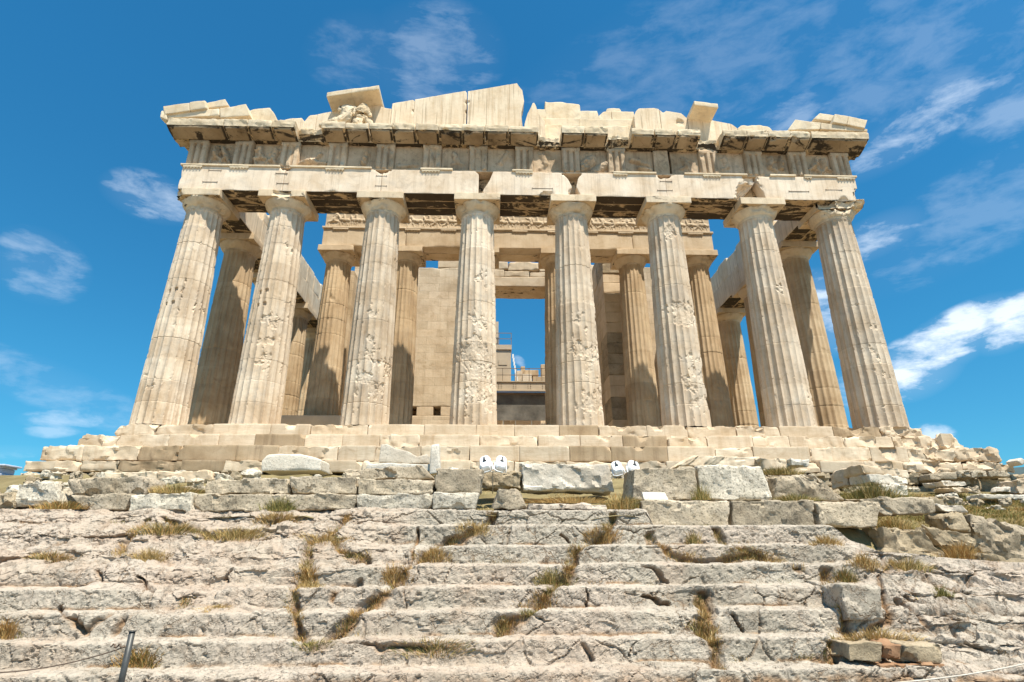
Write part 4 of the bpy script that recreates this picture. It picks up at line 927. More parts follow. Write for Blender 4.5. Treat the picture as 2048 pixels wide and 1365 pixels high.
CRACKS = [([(985, 1030), (950, 1058), (900, 1085), (850, 1115), (805, 1150), (775, 1180), (740, 1215), (700, 1245), (640, 1280), (610, 1290)], .085),
          ([(1230, 1030), (1210, 1070), (1150, 1100), (1135, 1150), (1100, 1190), (1065, 1222), (1040, 1240), (1000, 1262)], .10),
          ([(700, 1030), (660, 1062), (690, 1110), (740, 1122)], .09), ([(670, 1075), (620, 1092), (618, 1112), (608, 1170), (585, 1210), (600, 1260), (614, 1285)], .08),
          ([(1405, 1195), (1410, 1260), (1435, 1300), (1440, 1335)], .09), ([(1300, 1068), (1335, 1112), (1385, 1125), (1440, 1122), (1510, 1112), (1600, 1134)], .07),
          ([(1430, 1056), (1480, 1095), (1530, 1115)], .07), ([(1655, 1140), (1668, 1200), (1690, 1240), (1690, 1268), (1645, 1325)], .09), ([(1770, 1120), (1765, 1180), (1780, 1240), (1700, 1275)], .06),
          ([(300, 1050), (255, 1090), (238, 1128)], .07), ([(330, 1040), (420, 1080), (500, 1060), (560, 1050)], .09), ([(0, 1130), (60, 1120), (150, 1090), (240, 1075)], .06),
          ([(660, 1205), (672, 1180), (720, 1165)], .06), ([(840, 1062), (820, 1100), (805, 1150)], .04), ([(110, 1220), (170, 1262), (240, 1225)], .045), ([(245, 1230), (225, 1268)], .05),
          ([(470, 1140), (455, 1165)], .05), ([(280, 1150), (300, 1180)], .03), ([(190, 1140), (198, 1170)], .03), ([(1120, 1075), (1135, 1090)], .03), ([(1275, 1180), (1330, 1212)], .03), ([(1290, 1135), (1345, 1168)], .03),
          ([(1450, 1220), (1490, 1262)], .035), ([(1170, 1295), (1182, 1325)], .04), ([(850, 1300), (760, 1290), (680, 1282)], .05), ([(1172, 1175), (1185, 1215)], .03),
          ([(1850, 1160), (1900, 1200), (2048, 1235)], .06), ([(1790, 1210), (1850, 1260), (1950, 1300), (2060, 1330)], .06), ([(1960, 1130), (1920, 1180)], .04), ([(1810, 1200), (1900, 1245), (1980, 1262), (2060, 1300)], .05)]
KINDS = {'d': 'dry', 'b': 'brown', 'g': 'green'}
TUFTS = [  # label, column, base row, width, height, colours, Y
 ('large rusty brown bush beside the white carved fragment at left', 124, 1016, 95, 38, 'bbg', -11.25), ('olive dry bush filling the dark gap under the white porous block', 339, 1060, 120, 42, 'dgb', None),
 ('long dry grass on the rock ledge right of the dark gap', 470, 1078, 120, 40, 'dgd', None), ('pale golden grass fan on the upper left steps', 295, 1124, 66, 42, 'dd', None),
 ('greenish grass clump on a ledge at the upper left', 105, 1124, 90, 24, 'dgb', None), ('brown bush at the left frame edge on the lower steps', 8, 1272, 60, 55, 'bbd', None),
 ('dark olive weeds behind the grey fence post', 280, 1328, 80, 46, 'bgb', None), ('golden grass behind the low white slab edge between left blocks', 345, 984, 120, 32, 'dgd', -10.5),
 ('tall green weeds between the long low slab and the grey blocks', 556, 1020, 60, 55, 'ggg', -11.3), ('golden brown grass below the tall green weeds', 560, 1046, 80, 34, 'ddb', None),
 ('brown thicket in the crack below the rounded rock at centre left', 612, 1160, 44, 50, 'bbd', None), ('dry grass along the ledge left of centre, above a rounded boulder', 645, 1092, 100, 26, 'dbd', None),
 ('dry straw tuft below the brown thicket', 622, 1176, 50, 28, 'dd', None), ('brown grass filling the long crack at the centre', 792, 1158, 50, 48, 'bdb', None),
 ('golden grass at the top of the long centre crack', 952, 1062, 66, 42, 'ddd', None), ('straw grass midway down the long centre crack', 868, 1118, 70, 34, 'ddb', None),
 ('olive grass clump in the right hand diagonal crack', 1108, 1166, 70, 38, 'ggd', None), ('brown grass at the bottom of the right hand diagonal crack', 1084, 1206, 44, 36, 'bbd', None),
 ('brown bush near the top of the right hand diagonal crack', 1206, 1078, 66, 38, 'bdb', None), ('yellow green brush under the right pair of floodlights', 1245, 1016, 90, 50, 'gdb', -11.0),
 ('strip of dry grass in front of the large broken white block', 1140, 1004, 190, 22, 'ddb', -10.6), ('green yellow weed growing between the coarse and the tall whitish blocks', 1405, 998, 32, 66, 'ggd', -10.75),
 ('brown green tuft in the step crack right of centre', 1412, 1266, 52, 52, 'bgd', None), ('small straw tuft above the step crack right of centre', 1404, 1208, 28, 24, 'dg', None),
 ('rusty tuft on the step edge below the crack right of centre', 1434, 1290, 34, 18, 'bb', None), ('dry bush on the pale rock below the middle kerb block', 1388, 1086, 30, 34, 'dg', None),
 ('second dry bush directly below on the pale rock', 1378, 1122, 34, 24, 'db', None), ('strip of yellow green grass along the foot of the kerb row', 1390, 1058, 260, 16, 'ggd', -11.62),
 ('big straw bush on the steps below the kerb block with the brown patch', 1652, 1090, 62, 38, 'ddb', None), ('round straw bush beside the large brown boulder', 1733, 1130, 56, 42, 'ddb', None),
 ('brown tall tuft in the crack left of the free standing block', 1668, 1186, 40, 56, 'bdb', None), ('dark olive bush above the free standing block', 1692, 1162, 44, 36, 'gbg', None),
 ('wide golden grass bed above the masonry patch', 1758, 1284, 160, 42, 'ddd', None), ('dark green bush on the right hand outcrop', 1882, 1198, 40, 38, 'ggg', None),
 ('large rusty bush between the boulders at the right', 1922, 1120, 80, 74, 'bbd', -11.3), ('dry grass in front of the large brown boulder', 1816, 1130, 100, 36, 'ddg', None),
 ('green grass at the foot of the wedge shaped block', 1592, 1000, 80, 28, 'gdg', -10.9), ('tall green weeds behind the lichened slab at right', 1742, 996, 120, 62, 'ggd', -8.6),
 ('olive weeds at the end of the kerb row', 1790, 1056, 80, 44, 'gdb', -11.0), ('brown tuft in the middle of the left steps', 370, 1210, 26, 18, 'gb', None),
 ('straw tuft on the lower left steps', 430, 1222, 60, 18, 'dd', None), ('long yellow green mat on the step edge at bottom centre', 862, 1300, 150, 24, 'gdb', None), ('olive grass at the foot of the left centre crack', 632, 1286, 72, 22, 'ggd', None),
 ('dry grass beside the marble stub in the weeds at right', 1566, 948, 80, 30, 'gdd', -5.6), ('dark tuft on the lower centre step', 1018, 1250, 40, 20, 'bb', None), ('dry grass on the upper right rock ledge', 1540, 1120, 60, 16, 'ddb', None), ('dry olive grass beside the rounded ledge at upper right', 1490, 1110, 66, 20, 'gbd', None)]
dx_ = .022; DS = .017
xs_ = np.arange(-12.6, 13.0, dx_); ss_ = np.arange(SEG[0], SEG[-2]+1.0, DS)
nx_, ns_ = len(xs_), len(ss_)
py_ = np.interp(ss_, SEG, PROF[:, 0]); pz_ = np.interp(ss_, SEG, PROF[:, 1])
def smooth1(a, sig):
    k = int(max(1, sig*3/DS)); w_ = np.exp(-(np.arange(-k, k+1)*DS/sig)**2/2); w_ /= w_.sum()
    return np.convolve(np.pad(a, k, 'edge'), w_, 'valid')
prof_sharp = (smooth1(py_, .013), smooth1(pz_, .013)); prof_mid = (smooth1(py_, .06), smooth1(pz_, .06)); prof_soft = (smooth1(py_, .34), smooth1(pz_, .34))
X_, S_ = np.meshgrid(xs_, ss_, indexing='ij'); XF, SF = X_.ravel(), S_.ravel()
Q2 = np.stack([XF, SF, 0*XF], 1)
wob = fbm(Q2*.9, 3, 40)
def near(XA, SA, poly):
    d = np.full(XA.shape, 9.0)
    for (a, b_) in zip(poly[:-1], poly[1:]):
        ex, es = b_[0]-a[0], b_[1]-a[1]; L2 = ex*ex+es*es+1e-9
        t = np.clip(((XA-a[0])*ex+(SA-a[1])*es)/L2, 0, 1); d = np.minimum(d, np.hypot(XA-a[0]-t*ex, SA-a[1]-t*es))
    return d
crack_polys = []
crk = np.zeros(XF.shape); wx = XF+.10*fbm(Q2*2.2, 3, 60)+.03*fbm(Q2*8, 2, 61); ws = SF+.10*fbm(Q2*2.2, 3, 62)+.03*fbm(Q2*8, 2, 63)
for pts, wd in CRACKS:
    pl = []
    for p in pts:
        h = stair_hit(*p)
        if h: pl.append((h[0], h[3]))
    if len(pl) < 2: continue
    crack_polys.append((pl, wd))
    dd = near(wx, ws, pl); wl = wd*(.75+.5*fbm(Q2*1.7, 2, 64))
    crk = np.maximum(crk, np.clip(1.35-dd/np.maximum(wl*(1.25 if wd > .065 else 1), .01), 0, 1))
# natural rock (not dressed into steps): upper left, and the outcrop at the right
def sstep(a, b_, v): t = np.clip((v-a)/(b_-a), 0, 1); return t*t*(3-2*t)
s_lip = [SEG[1+2*i] for i in range(len(LIPS))]
nat_l = sstep(-2.3, -3.6, XF+.8*wob)*sstep(s_lip[3]+.25, s_lip[3]-.2, SF+.25*wob)
nat_l = np.maximum(nat_l*.75, .5*sstep(.70, .85, .5+fbm(Q2*.7+9, 3, 41)*.9))
nat_r = sstep(4.25, 4.95, XF+.55*wob)*sstep(s_lip[1]-.1, s_lip[2], SF)
nat = np.clip(np.maximum(nat_l, nat_r), 0, 1)
yy = [np.tile(p[0], (nx_, 1)).ravel() for p in (prof_sharp, prof_mid, prof_soft)]; zz = [np.tile(p[1], (nx_, 1)).ravel() for p in (prof_sharp, prof_mid, prof_soft)]
wear = .55*sstep(.05, .42, fbm(Q2*1.1+3, 4, 45))          # how rounded the dressed edges are
Yb = yy[0]*(1-wear)+yy[1]*wear; Zb = zz[0]*(1-wear)+zz[1]*wear
Yb = Yb*(1-nat)+yy[2]*nat; Zb = Zb*(1-nat)+zz[2]*nat
# surface normal of the bare profile
dy = np.gradient(yy[1].reshape(nx_, ns_), axis=1).ravel(); dz = np.gradient(zz[1].reshape(nx_, ns_), axis=1).ravel()
L = np.hypot(dy, dz)+1e-9; ny, nz_n = dz/L, -dy/L
P3 = np.stack([XF, Yb, Zb], 1)
vx, vs = (XF+.16*fbm(Q2*2.6, 3, 70))*1.15, (SF+.16*fbm(Q2*2.6, 3, 71))*1.5+XF*.25
F1, F2, cid = voro(vx, vs, 5); e1 = F2-F1
vx2, vs2 = (XF+.05*fbm(Q2*6, 2, 72))*3.6, (SF+.05*fbm(Q2*6, 2, 73))*4.2-XF*1.1
G1, G2, gid = voro(vx2, vs2, 6); e2 = G2-G1
brk = sstep(-.15, .25, fbm(Q2*.8, 3, 46)+.5*nat)      # where the rock is shattered
hair = np.clip(1-e1/.035, 0, 1)*sstep(.0, .22, fbm(Q2*1.3+5, 3, 47))
hair2 = np.clip(1-e2/.07, 0, 1)*brk*sstep(-.05, .25, fbm(Q2*2.1+7, 3, 48))
D_ = .014*fbm(P3*1.6, 4, 50)*(1+5*nat) + .012*fbm(P3*5.5, 4, 51)*(1+1.5*nat) + .014*fbm(P3*17, 3, 52) + .008*np.abs(fbm(P3*30, 2, 49))
def facets2(u_, v_, sd_):
    ix, iy = np.floor(u_), np.floor(v_); best = np.full(u_.shape, 9.0); out = np.zeros(u_.shape); z0 = np.zeros_like(ix)
    for dx in (-1, 0, 1):
        for dy__ in (-1, 0, 1):
            cx, cy = ix+dx, iy+dy__; px_, py__ = cx+.5+.45*_h(cx, cy, z0, sd_), cy+.5+.45*_h(cx, cy, z0+5, sd_)
            d_ = np.hypot(px_-u_, py__-v_); v2 = .5*_h(cx, cy, z0+9, sd_)+1.1*_h(cx, cy, z0+11, sd_)*(u_-px_)+1.1*_h(cx, cy, z0+13, sd_)*(v_-py__)
            nr_ = d_ < best; out = np.where(nr_, v2, out); best = np.where(nr_, d_, best)
    return out
fx, fs = XF+.05*fbm(Q2*5, 3, 90), SF+.05*fbm(Q2*5, 3, 91)
rough_m = sstep(-.25, .30, fbm(Q2*1.0+11, 3, 92))
D_ += .013*facets2(fx*1.9, fs*3.0+fx*.5, 93)*(.5+rough_m+2.0*nat) + .008*facets2(fx*5.2, fs*7.0-fx*1.3, 94)*(.5+rough_m+1.2*nat) + .004*facets2(fx*13, fs*16, 95)*(.4+rough_m)
D_ += .035*cid*(.28+nat) + .030*gid*brk*(.3+.8*nat)
D_ -= .045*hair + .03*hair2
ridge = 1-np.abs(fbm(P3*np.array([2.2, 5.0, 5.0]), 4, 53))*2.2
D_ += .05*ridge*nat*.8
D_ -= crk*(.09+.05*fbm(P3*6, 3, 54))
qs = (SF-.42*XF)/.46+.9*fbm(Q2*.9+5, 3, 96)+.12*fbm(Q2*5, 3, 97); saw = qs-np.floor(qs)
saw_s = np.where(saw < .8, saw/.8, (1-saw)/.2)
D_ += nat_r*(.075*(saw_s-.5)+.05*fbm(Q2*1.3, 3, 98)); strata = nat_r*np.clip(1-np.minimum(saw, 1-saw)/.05, 0, 1)*sstep(-.15, .2, fbm(Q2*1.6+8, 3, 99))
pit = np.clip(fbm(P3*11, 3, 55)-.36, 0, 1)*.12; D_ -= pit
Yr = Yb+ny*D_; Zr = Zb+nz_n*D_
# the outcrop at the right swells forward and falls away, the top edge is hidden under the blocks
sw = sstep(6.0, 8.6, XF)*(sstep(s_lip[1], s_lip[4], SF)); Yr -= sw*.45; Zr += sw*.10*fbm(Q2*.8, 2, 56)
# how high the rock reaches: ledge for the kerb row right of centre, lower shelf for the boulders farther right
zmax = EYE+np.interp(XF+.12*fbm(Q2*2, 2, 68), [-20, 1.42, 1.55, 4.55, 4.75, 5.1, 6.5, 8, 9, 13], [.66, .66, .33, .33, .18, -.10, -.24, -.34, -.75, -1.2])+.03*fbm(P3*3, 3, 69)
over = np.clip(Zr-zmax, 0, None); Zr = np.minimum(Zr, zmax)+.04*over
Xr = XF+.02*fbm(P3*5, 3, 57)
rosy = np.clip(sstep(.05, .30, fbm(Q2*.55+2, 4, 58)+.35*sstep(0, -4.5, XF)*sstep(s_lip[7], s_lip[2], SF)+.10*nat_l-.12*sstep(-1.5, 1.0, XF)*sstep(5, 3.5, XF)), 0, 1)
dirt = np.clip(np.maximum.reduce([crk*1.35, hair*.6, hair2*.45, pit*4])*(.75+.5*fbm(P3*8, 3, 59)), 0, 1)
# soil gathers in the inner corners of the treads
sin_ = np.full(XF.shape, 9.0)
for i in range(len(LIPS)): sin_ = np.minimum(sin_, np.abs(SF-SEG[2+2*i]))
dirt = np.maximum(dirt, np.clip(1-sin_/.05, 0, 1)*sstep(.05, .3, fbm(Q2*1.5+4, 3, 66)))
dirt = np.maximum(dirt*(1-.5*nat_r), strata*.85)
low = sstep(s_lip[7]+.02, s_lip[7]+.12, SF)*sstep(.0, .3, fbm(P3*4, 4, 67)+.18); dirt = np.maximum(dirt, low*.8)
polish = np.zeros(XF.shape)
for i in range(len(LIPS)):
    lo_, hi_ = (SEG[2*i]+.03 if i else -9), SEG[1+2*i]+.05
    polish = np.maximum(polish, sstep(lo_, lo_+.06, SF)*sstep(hi_, hi_-.045, SF))
polish *= (1-.8*nat)*(1-crk)*sstep(-.35, .05, fbm(P3*2.4, 4, 83)); dirt *= 1-.6*polish
for (lab_, px__, py__, w__, h__, c__, Y__) in TUFTS:                # soil and litter under every clump
    h_ = stair_hit(px__, py__) if Y__ is None else None
    if h_:
        sc_ = np.dot(np.array(h_[:3])-CAM, CF)/FPX
        g_ = np.exp(-((wx-h_[0])/(w__*sc_*.42))**2-((ws-h_[3])/.10)**2)*(.8+.7*fbm(Q2*9, 3, 84)); dirt = np.maximum(dirt, np.clip(g_*1.3, 0, 1))
rock = mesh('rock_cut_steps', np.stack([Xr, Yr, Zr], 1), grid_faces(nx_, ns_)[:, ::-1], M['rock'], smooth=False, attr={'crack': dirt, 'rosy': rosy, 'polish': polish})
tag(rock, kind='structure')

# terrace behind the steps, rising to the temple; far ground falls away below it
def gz(x, y):
    P = np.stack([x, y, 0*x], 1)
    z = np.interp(y, [-11.6, -10.4, -8.0, -3.0, 50], [EYE+.46, EYE+.60, EYE+1.15, -2.12, -2.1])
    z = z + .10*fbm(P*.8, 3, 80)+.04*fbm(P*3, 3, 81)
    zr = EYE+np.interp(y, [-11.6, -10.2, -8.0, -5.0, -3.2, 50], [.0, .40, .64, 1.22, 1.66, 1.7])+.10*fbm(P*.8, 3, 80)+.05*fbm(P*3, 3, 81); z = z+(zr-z)*sstep(5.5, 8.0, x)
    z = z - .36*sstep(1.3, 1.7, x)*sstep(-10.7, -11.2, y)-.30*sstep(4.6, 6.0, x)*sstep(-9.4, -10.4, y)-.55*sstep(6.0, 7.2, x)*sstep(-9.3, -10.3, y)
    z = z - .5*sstep(-17, -26, x)-.5*sstep(17.5, 26, x)
    return z
gx = np.unique(np.concatenate([np.linspace(-70, -14, 30), np.linspace(-14, 15, 200), np.linspace(15, 70, 30)])); gy = np.unique(np.concatenate([np.linspace(-11.5, -2.4, 80), np.linspace(-2.4, 70, 30)]))
GX, GY = np.meshgrid(gx, gy, indexing='ij'); GZ = gz(GX.ravel(), GY.ravel())
tag(mesh('terrace_ground', np.stack([GX.ravel(), GY.ravel(), GZ], 1), grid_faces(len(gx), len(gy)), M['soil']), kind='structure')
gx = np.linspace(-400, 400, 41); gy = np.concatenate([np.linspace(-300, -19.4, 14)])
GX, GY = np.meshgrid(gx, gy, indexing='ij')
tag(mesh('path_ground', np.stack([GX.ravel(), GY.ravel(), np.full(GX.size, EYE-2.02)], 1), grid_faces(len(gx), len(gy)), M['rock']), kind='structure')
V, F = box(-12000, 12000, -12000, 12000, -60.2, -60); tag(mesh('plain_ground', V, F, M['hill'], smooth=False), kind='structure')
# a far ridge on the right-hand horizon
th = np.linspace(R(8), R(75), 120); hv = []
for r_, k in ((5200, 0), (6200, 1), (7400, 0)):
    prof_h = 330+190*np.sin((th-R(20))*2.3)+60*np.sin(th*11)+25*np.sin(th*31)
    hv.append(np.stack([np.sin(th)*r_, np.cos(th)*r_, -62+k*(prof_h*1.0+140)], 1))
hv = np.stack(hv, 1)
tag(mesh('far_ridge_hills', hv.reshape(-1, 3), grid_faces(len(th), 3), M['hill']), kind='structure')

# ================================================================== loose blocks on the terrace
BL = 'blocks lying along the top of the rock steps'
def blk(label, mat, quad, Y, D, seed=0, name='stone_block', cat='stone block', group=BL, **kw):
    a = dict(seed=seed, res=.05, r0=.02, chip=.11, amp=.03, freq=3.0); a.update(kw)
    rb_ = random.Random(a['seed']); a['chip'] *= 1.15
    bt = []
    for q__ in range(rb_.choice([1, 2, 2, 3])):
        i_ = rb_.randrange(4); p_ = at(quad[i_][0]*(.9 if rb_.random() < .6 else .6)+quad[(i_+1) % 4][0]*(.1 if rb_.random() < .6 else .4), quad[i_][1], Y-.02)
        bt.append((p_[0], p_[1]-.04, p_[2]+(.03 if i_ < 2 else -.03), rb_.uniform(.08, .19)))
    a['bites'] = bt; a.setdefault('frac', .022 if 'masonry' in label else .055 if mat == 'lime_brown' or a['chip'] > .19 else .028)
    o = qstone(name, M[mat], quad, Y, D, None, **a)
    return tag(o, label, cat, group)
sd = 900
LST = [
 ('white carved marble fragment with a raised ledge at the far left', 'pale', [(33, 967), (108, 966), (122, 1013), (14, 1013)], -10.85, .6, dict(chip=.22, amp=.05)),
 ('grey pitted limestone block left of the long low slab, above a smoother grey block', 'lime', [(126, 957), (290, 953), (286, 992), (146, 992)], -10.75, .8, {}),
 ('smooth grey limestone block lying under the pitted block at the left', 'lime', [(140, 991), (266, 988), (252, 1020), (165, 1021)], -11.1, .7, dict(chip=.06)),
 ('white porous block with ragged edges at left, above the dark grassy gap', 'pale', [(262, 992), (384, 986), (384, 1023), (256, 1023)], -11.28, .6, dict(chip=.14, amp=.045)),
 ('long low grey slab right of the white porous block', 'lime', [(385, 989), (568, 988), (566, 1023), (385, 1023)], -11.2, .7, dict(chip=.05)),
 ('tan grey block set on the long low slab at left', 'lime', [(412, 960), (578, 956), (579, 988), (408, 988)], -10.8, .7, {}),
 ('brown stained marble slab behind the grassy gap at the left', 'step', [(208, 945), (425, 942), (428, 968), (212, 962)], -5.5, 1.2, dict(chip=.12)),
 ('low white slab edge in the grass between the pitted and the tan blocks', 'lime', [(296, 972), (410, 971), (410, 982), (300, 984)], -10.2, .6, dict(chip=.1)),
 ('grey block just right of the green weeds, in the upper row', 'lime', [(580, 953), (714, 953), (712, 988), (580, 988)], -10.85, .7, dict(chip=.06)),
 ('grey block under the one beside the green weeds, in the lower row', 'lime', [(572, 989), (712, 989), (708, 1020), (568, 1021)], -11.1, .7, dict(chip=.10)),
 ('wide porous grey block with dark hollows under the lichened slab', 'lime', [(715, 957), (870, 958), (866, 990), (716, 990)], -10.85, .7, dict(chip=.10, amp=.035)),
 ('whitish base block with a shadowed left corner below the wide porous block', 'pale', [(712, 989), (866, 989), (862, 1019), (711, 1019)], -11.08, .7, dict(chip=.16, amp=.035)),
 ('dark lichened slab lying on the wide porous block', 'lime_dark', [(688, 937), (846, 934), (868, 958), (692, 959)], -10.45, .6, dict(chip=.12, amp=.04)),
 ('grey block with a dark lichen cap below the upright white slab', 'lime_dark', [(873, 938), (966, 938), (961, 987), (871, 987)], -10.85, .7, dict(chip=.10)),
 ('pale block under the lichen capped block, below the left floodlights', 'pale', [(868, 986), (957, 986), (950, 1019), (862, 1019)], -11.1, .7, dict(chip=.14)),
 ('lone grey block below the left pair of floodlights', 'lime_dark', [(993, 978), (1040, 977), (1055, 1019), (985, 1019)], -11.15, .6, dict(chip=.15, amp=.04)),
 ('large broken white marble block with a sunlit fractured left end', 'white', [(1041, 926), (1216, 929), (1229, 985), (1046, 980)], -9.6, .9, dict(chip=.10)),
 ('low pinkish slab in front of the large broken white block', 'rock', [(1056, 1008), (1215, 1008), (1216, 1021), (1053, 1021)], -11.2, .7, dict(chip=.12, amp=.04)),
 ('coarse pitted grey block standing right of the right floodlights', 'lime', [(1268, 936), (1391, 934), (1395, 1001), (1264, 1001)], -10.6, 1.0, dict(chip=.07, amp=.03)),
 ('tall whitish limestone block with a sloping right edge', 'pale', [(1394, 932), (1524, 930), (1549, 1001), (1398, 1001)], -10.55, 1.0, dict(chip=.07)),
 ('wedge shaped grey block with a rounded top right of the tall whitish block', 'lime_dark', [(1550, 953), (1640, 950), (1692, 1000), (1550, 1000)], -10.5, .9, dict(chip=.2, amp=.04)),
 ('long grey kerb block under the coarse pitted block and small plaque', 'lime', [(1281, 1001), (1460, 1001), (1460, 1056), (1288, 1054)], -11.2, .9, dict(chip=.08)),
 ('middle kerb block of the right lower row, under the tall whitish block', 'lime', [(1463, 1001), (1628, 1001), (1632, 1056), (1463, 1056)], -11.18, .9, dict(chip=.05)),
 ('kerb block with a brown pitted patch at the right end of the lower row', 'lime', [(1630, 1003), (1765, 1002), (1753, 1056), (1642, 1056)], -11.22, .9, dict(chip=.08)),
 ('long lichened slab above the grass, right of the kerb row', 'lime_dark', [(1712, 996), (1872, 994), (1877, 1028), (1768, 1030)], -10.5, .7, dict(chip=.10)),
 ('small white slab tilted on the rubble right of the lichened slab', 'white', [(1876, 1009), (1926, 1010), (1944, 1028), (1888, 1023)], -10.3, .6, dict(chip=.08)),
 ('small brown boulder under the tilted white slab', 'lime_brown', [(1892, 1027), (1931, 1026), (1941, 1062), (1898, 1060)], -10.5, .6, dict(chip=.2, amp=.04)),
 ('big dark sloping boulder at the right edge below the grass bank', 'lime_dark', [(1936, 1026), (2070, 1056), (2075, 1135), (1958, 1108)], -10.2, 1.2, dict(chip=.2, amp=.06)),
 ('large rounded brown boulder among dry grass at the right', 'lime_brown', [(1764, 1056), (1848, 1058), (1900, 1122), (1772, 1126)], -11.3, .9, dict(chip=.25, amp=.06)),
 ('cracked brown block between the rounded boulder and the dark sloping boulder', 'lime_brown', [(1850, 1054), (1950, 1066), (1962, 1096), (1884, 1094)], -10.9, .8, dict(chip=.2, amp=.06)),
 ('layered grey boulder at the right edge below the dark sloping boulder', 'lime_brown', [(1950, 1106), (2070, 1124), (2070, 1178), (1985, 1160)], -11.5, .9, dict(chip=.25, amp=.06)),
 ('small dark slab tucked under the layered boulder at right edge', 'lime_brown', [(2006, 1155), (2070, 1158), (2070, 1190), (2012, 1186)], -11.6, .6, dict(chip=.15, amp=.04)),
 ('squared pale block standing free in the rock steps at the right', 'rock', [(1680, 1168), (1771, 1170), (1777, 1242), (1697, 1242)], -13.62, .9, dict(chip=.16, amp=.035)),
 ('veined marble slab lying on a white block at the right, above the grass', 'step', [(1722, 928), (1817, 940), (1818, 956), (1728, 948)], -6.5, 1.0, dict(chip=.05)),
 ('bright white broken block under the veined slab, above the grass', 'white', [(1736, 947), (1818, 955), (1819, 970), (1740, 966)], -6.6, .9, dict(chip=.12, amp=.05)),
 ('rough pale stone half sunk in the grass under the bright white block', 'white', [(1765, 968), (1818, 970), (1822, 994), (1762, 990)], -6.8, .8, dict(chip=.2, amp=.06)),
 ('low marble slab of the foundation behind the two tall right blocks', 'step', [(1386, 911), (1520, 914), (1520, 936), (1352, 933)], -4.6, 1.2, dict(chip=.08)),
 ('weathered marble stub in weeds right of the tall whitish block', 'step', [(1522, 916), (1578, 918), (1582, 944), (1526, 946)], -5.0, .9, dict(chip=.12, amp=.04)),
 ('little marble slab lying over a gap right of the weathered stub', 'white', [(1580, 917), (1620, 919), (1616, 932), (1584, 932)], -5.2, .9, dict(chip=.06)),
 ('brown foundation block under the stepped base at right, left of the veined slab', 'step', [(1694, 936), (1722, 930), (1726, 968), (1696, 975)], -5.6, .9, dict(chip=.1)),
 ('grey slab in the dry wall at right, the darkest and leftmost', 'lime_dark', [(1860, 948), (1912, 944), (1914, 958), (1862, 960)], -3.3, .7, dict(chip=.1)),
 ('rounded grey slab in the dry wall at right, next to the darkest one', 'lime', [(1914, 942), (1940, 942), (1942, 955), (1916, 956)], -3.3, .7, dict(chip=.1)),
 ('long rounded grey slab in the middle of the dry wall at right', 'lime', [(1942, 942), (1974, 941), (1976, 954), (1942, 956)], -3.3, .7, dict(chip=.1)),
 ('grey slab at the right end of the dry wall under the stepped base', 'lime', [(1978, 941), (2018, 941), (2022, 955), (1980, 955)], -3.3, .7, dict(chip=.1)),
 ('flat pale slab lying on the grass bank below the dry wall', 'white', [(1882, 962), (1932, 962), (1936, 972), (1888, 973)], -4.2, .8, dict(chip=.06)),
 ('brownish flat slab lower on the grass bank below the flat pale slab', 'step', [(1900, 975), (1940, 975), (1948, 984), (1912, 985)], -4.8, .8, dict(chip=.08)),
 ('low rubble wall of small dark stones at the right behind the grass bank', 'lime_brown', [(1936, 958), (2060, 956), (2060, 992), (1950, 988)], -2.9, .6, dict(chip=.2, amp=.08, freq=4)),
 ('bright white broken piece on the rubble at right edge', 'white', [(2010, 974), (2030, 973), (2034, 984), (2006, 985)], -4.2, .5, dict(chip=.15, amp=.05)),
 ('brown boulder at the right edge behind the grass bank', 'step', [(2034, 960), (2070, 955), (2072, 990), (2036, 988)], -4.4, .8, dict(chip=.25, amp=.05)),
 ('pale long slab in the grass near the right edge', 'white', [(1968, 988), (2060, 990), (2060, 999), (1970, 998)], -5.6, .7, dict(chip=.08)),
 ('round weathered stone under the left end of the stepped base, beside a dark gap', 'lime', [(58, 946), (90, 944), (88, 966), (50, 966)], -2.9, .7, dict(chip=.25, amp=.06)),
 ('lumpy grey stone under the left end of the stepped base, middle of three', 'lime', [(98, 946), (126, 944), (128, 964), (90, 962)], -2.9, .7, dict(chip=.25, amp=.06)),
 ('lumpy stone in dry grass under the stepped base, right of three at left', 'lime_brown', [(130, 946), (168, 945), (170, 962), (128, 964)], -2.9, .7, dict(chip=.25, amp=.06)),
 ('grey rubble stone at far left behind the carved fragment', 'lime', [(36, 944), (62, 942), (56, 968), (28, 970)], -3.0, .7, dict(chip=.2, amp=.05)),
 ('rough rubble boulder at the left edge below the white drums', 'lime_brown', [(-20, 985), (30, 982), (28, 1016), (-20, 1018)], -10.9, .8, dict(chip=.25, amp=.07)),
 ('dark ashlar footing behind the left pair of floodlights', 'lime_brown', [(964, 942), (1042, 944), (1042, 978), (964, 976)], -9.6, .6, dict(chip=.08)),
 ('tan rough stone in the masonry patch near the lower right, leftmost', 'lime_brown', [(1698, 1286), (1764, 1287), (1764, 1326), (1700, 1326)], -14.2, .6, dict(chip=.08)),
 ('orange brown stone in the middle of the masonry patch near the lower right', 'brick', [(1768, 1288), (1806, 1289), (1804, 1320), (1770, 1322)], -14.2, .6, dict(chip=.12)),
 ('tan rough stone in the masonry patch near the lower right, rightmost', 'lime_brown', [(1810, 1290), (1884, 1292), (1886, 1326), (1810, 1326)], -14.2, .6, dict(chip=.1)),
 ('long orange brick course at the bottom of the masonry patch', 'brick', [(1758, 1330), (1894, 1326), (1898, 1344), (1764, 1348)], -14.25, .6, dict(chip=.05)),
]
for k, (lab, mt, quad, Y, D, kw) in enumerate(LST): blk(lab, mt, quad, Y, D, seed=sd+k, **kw)
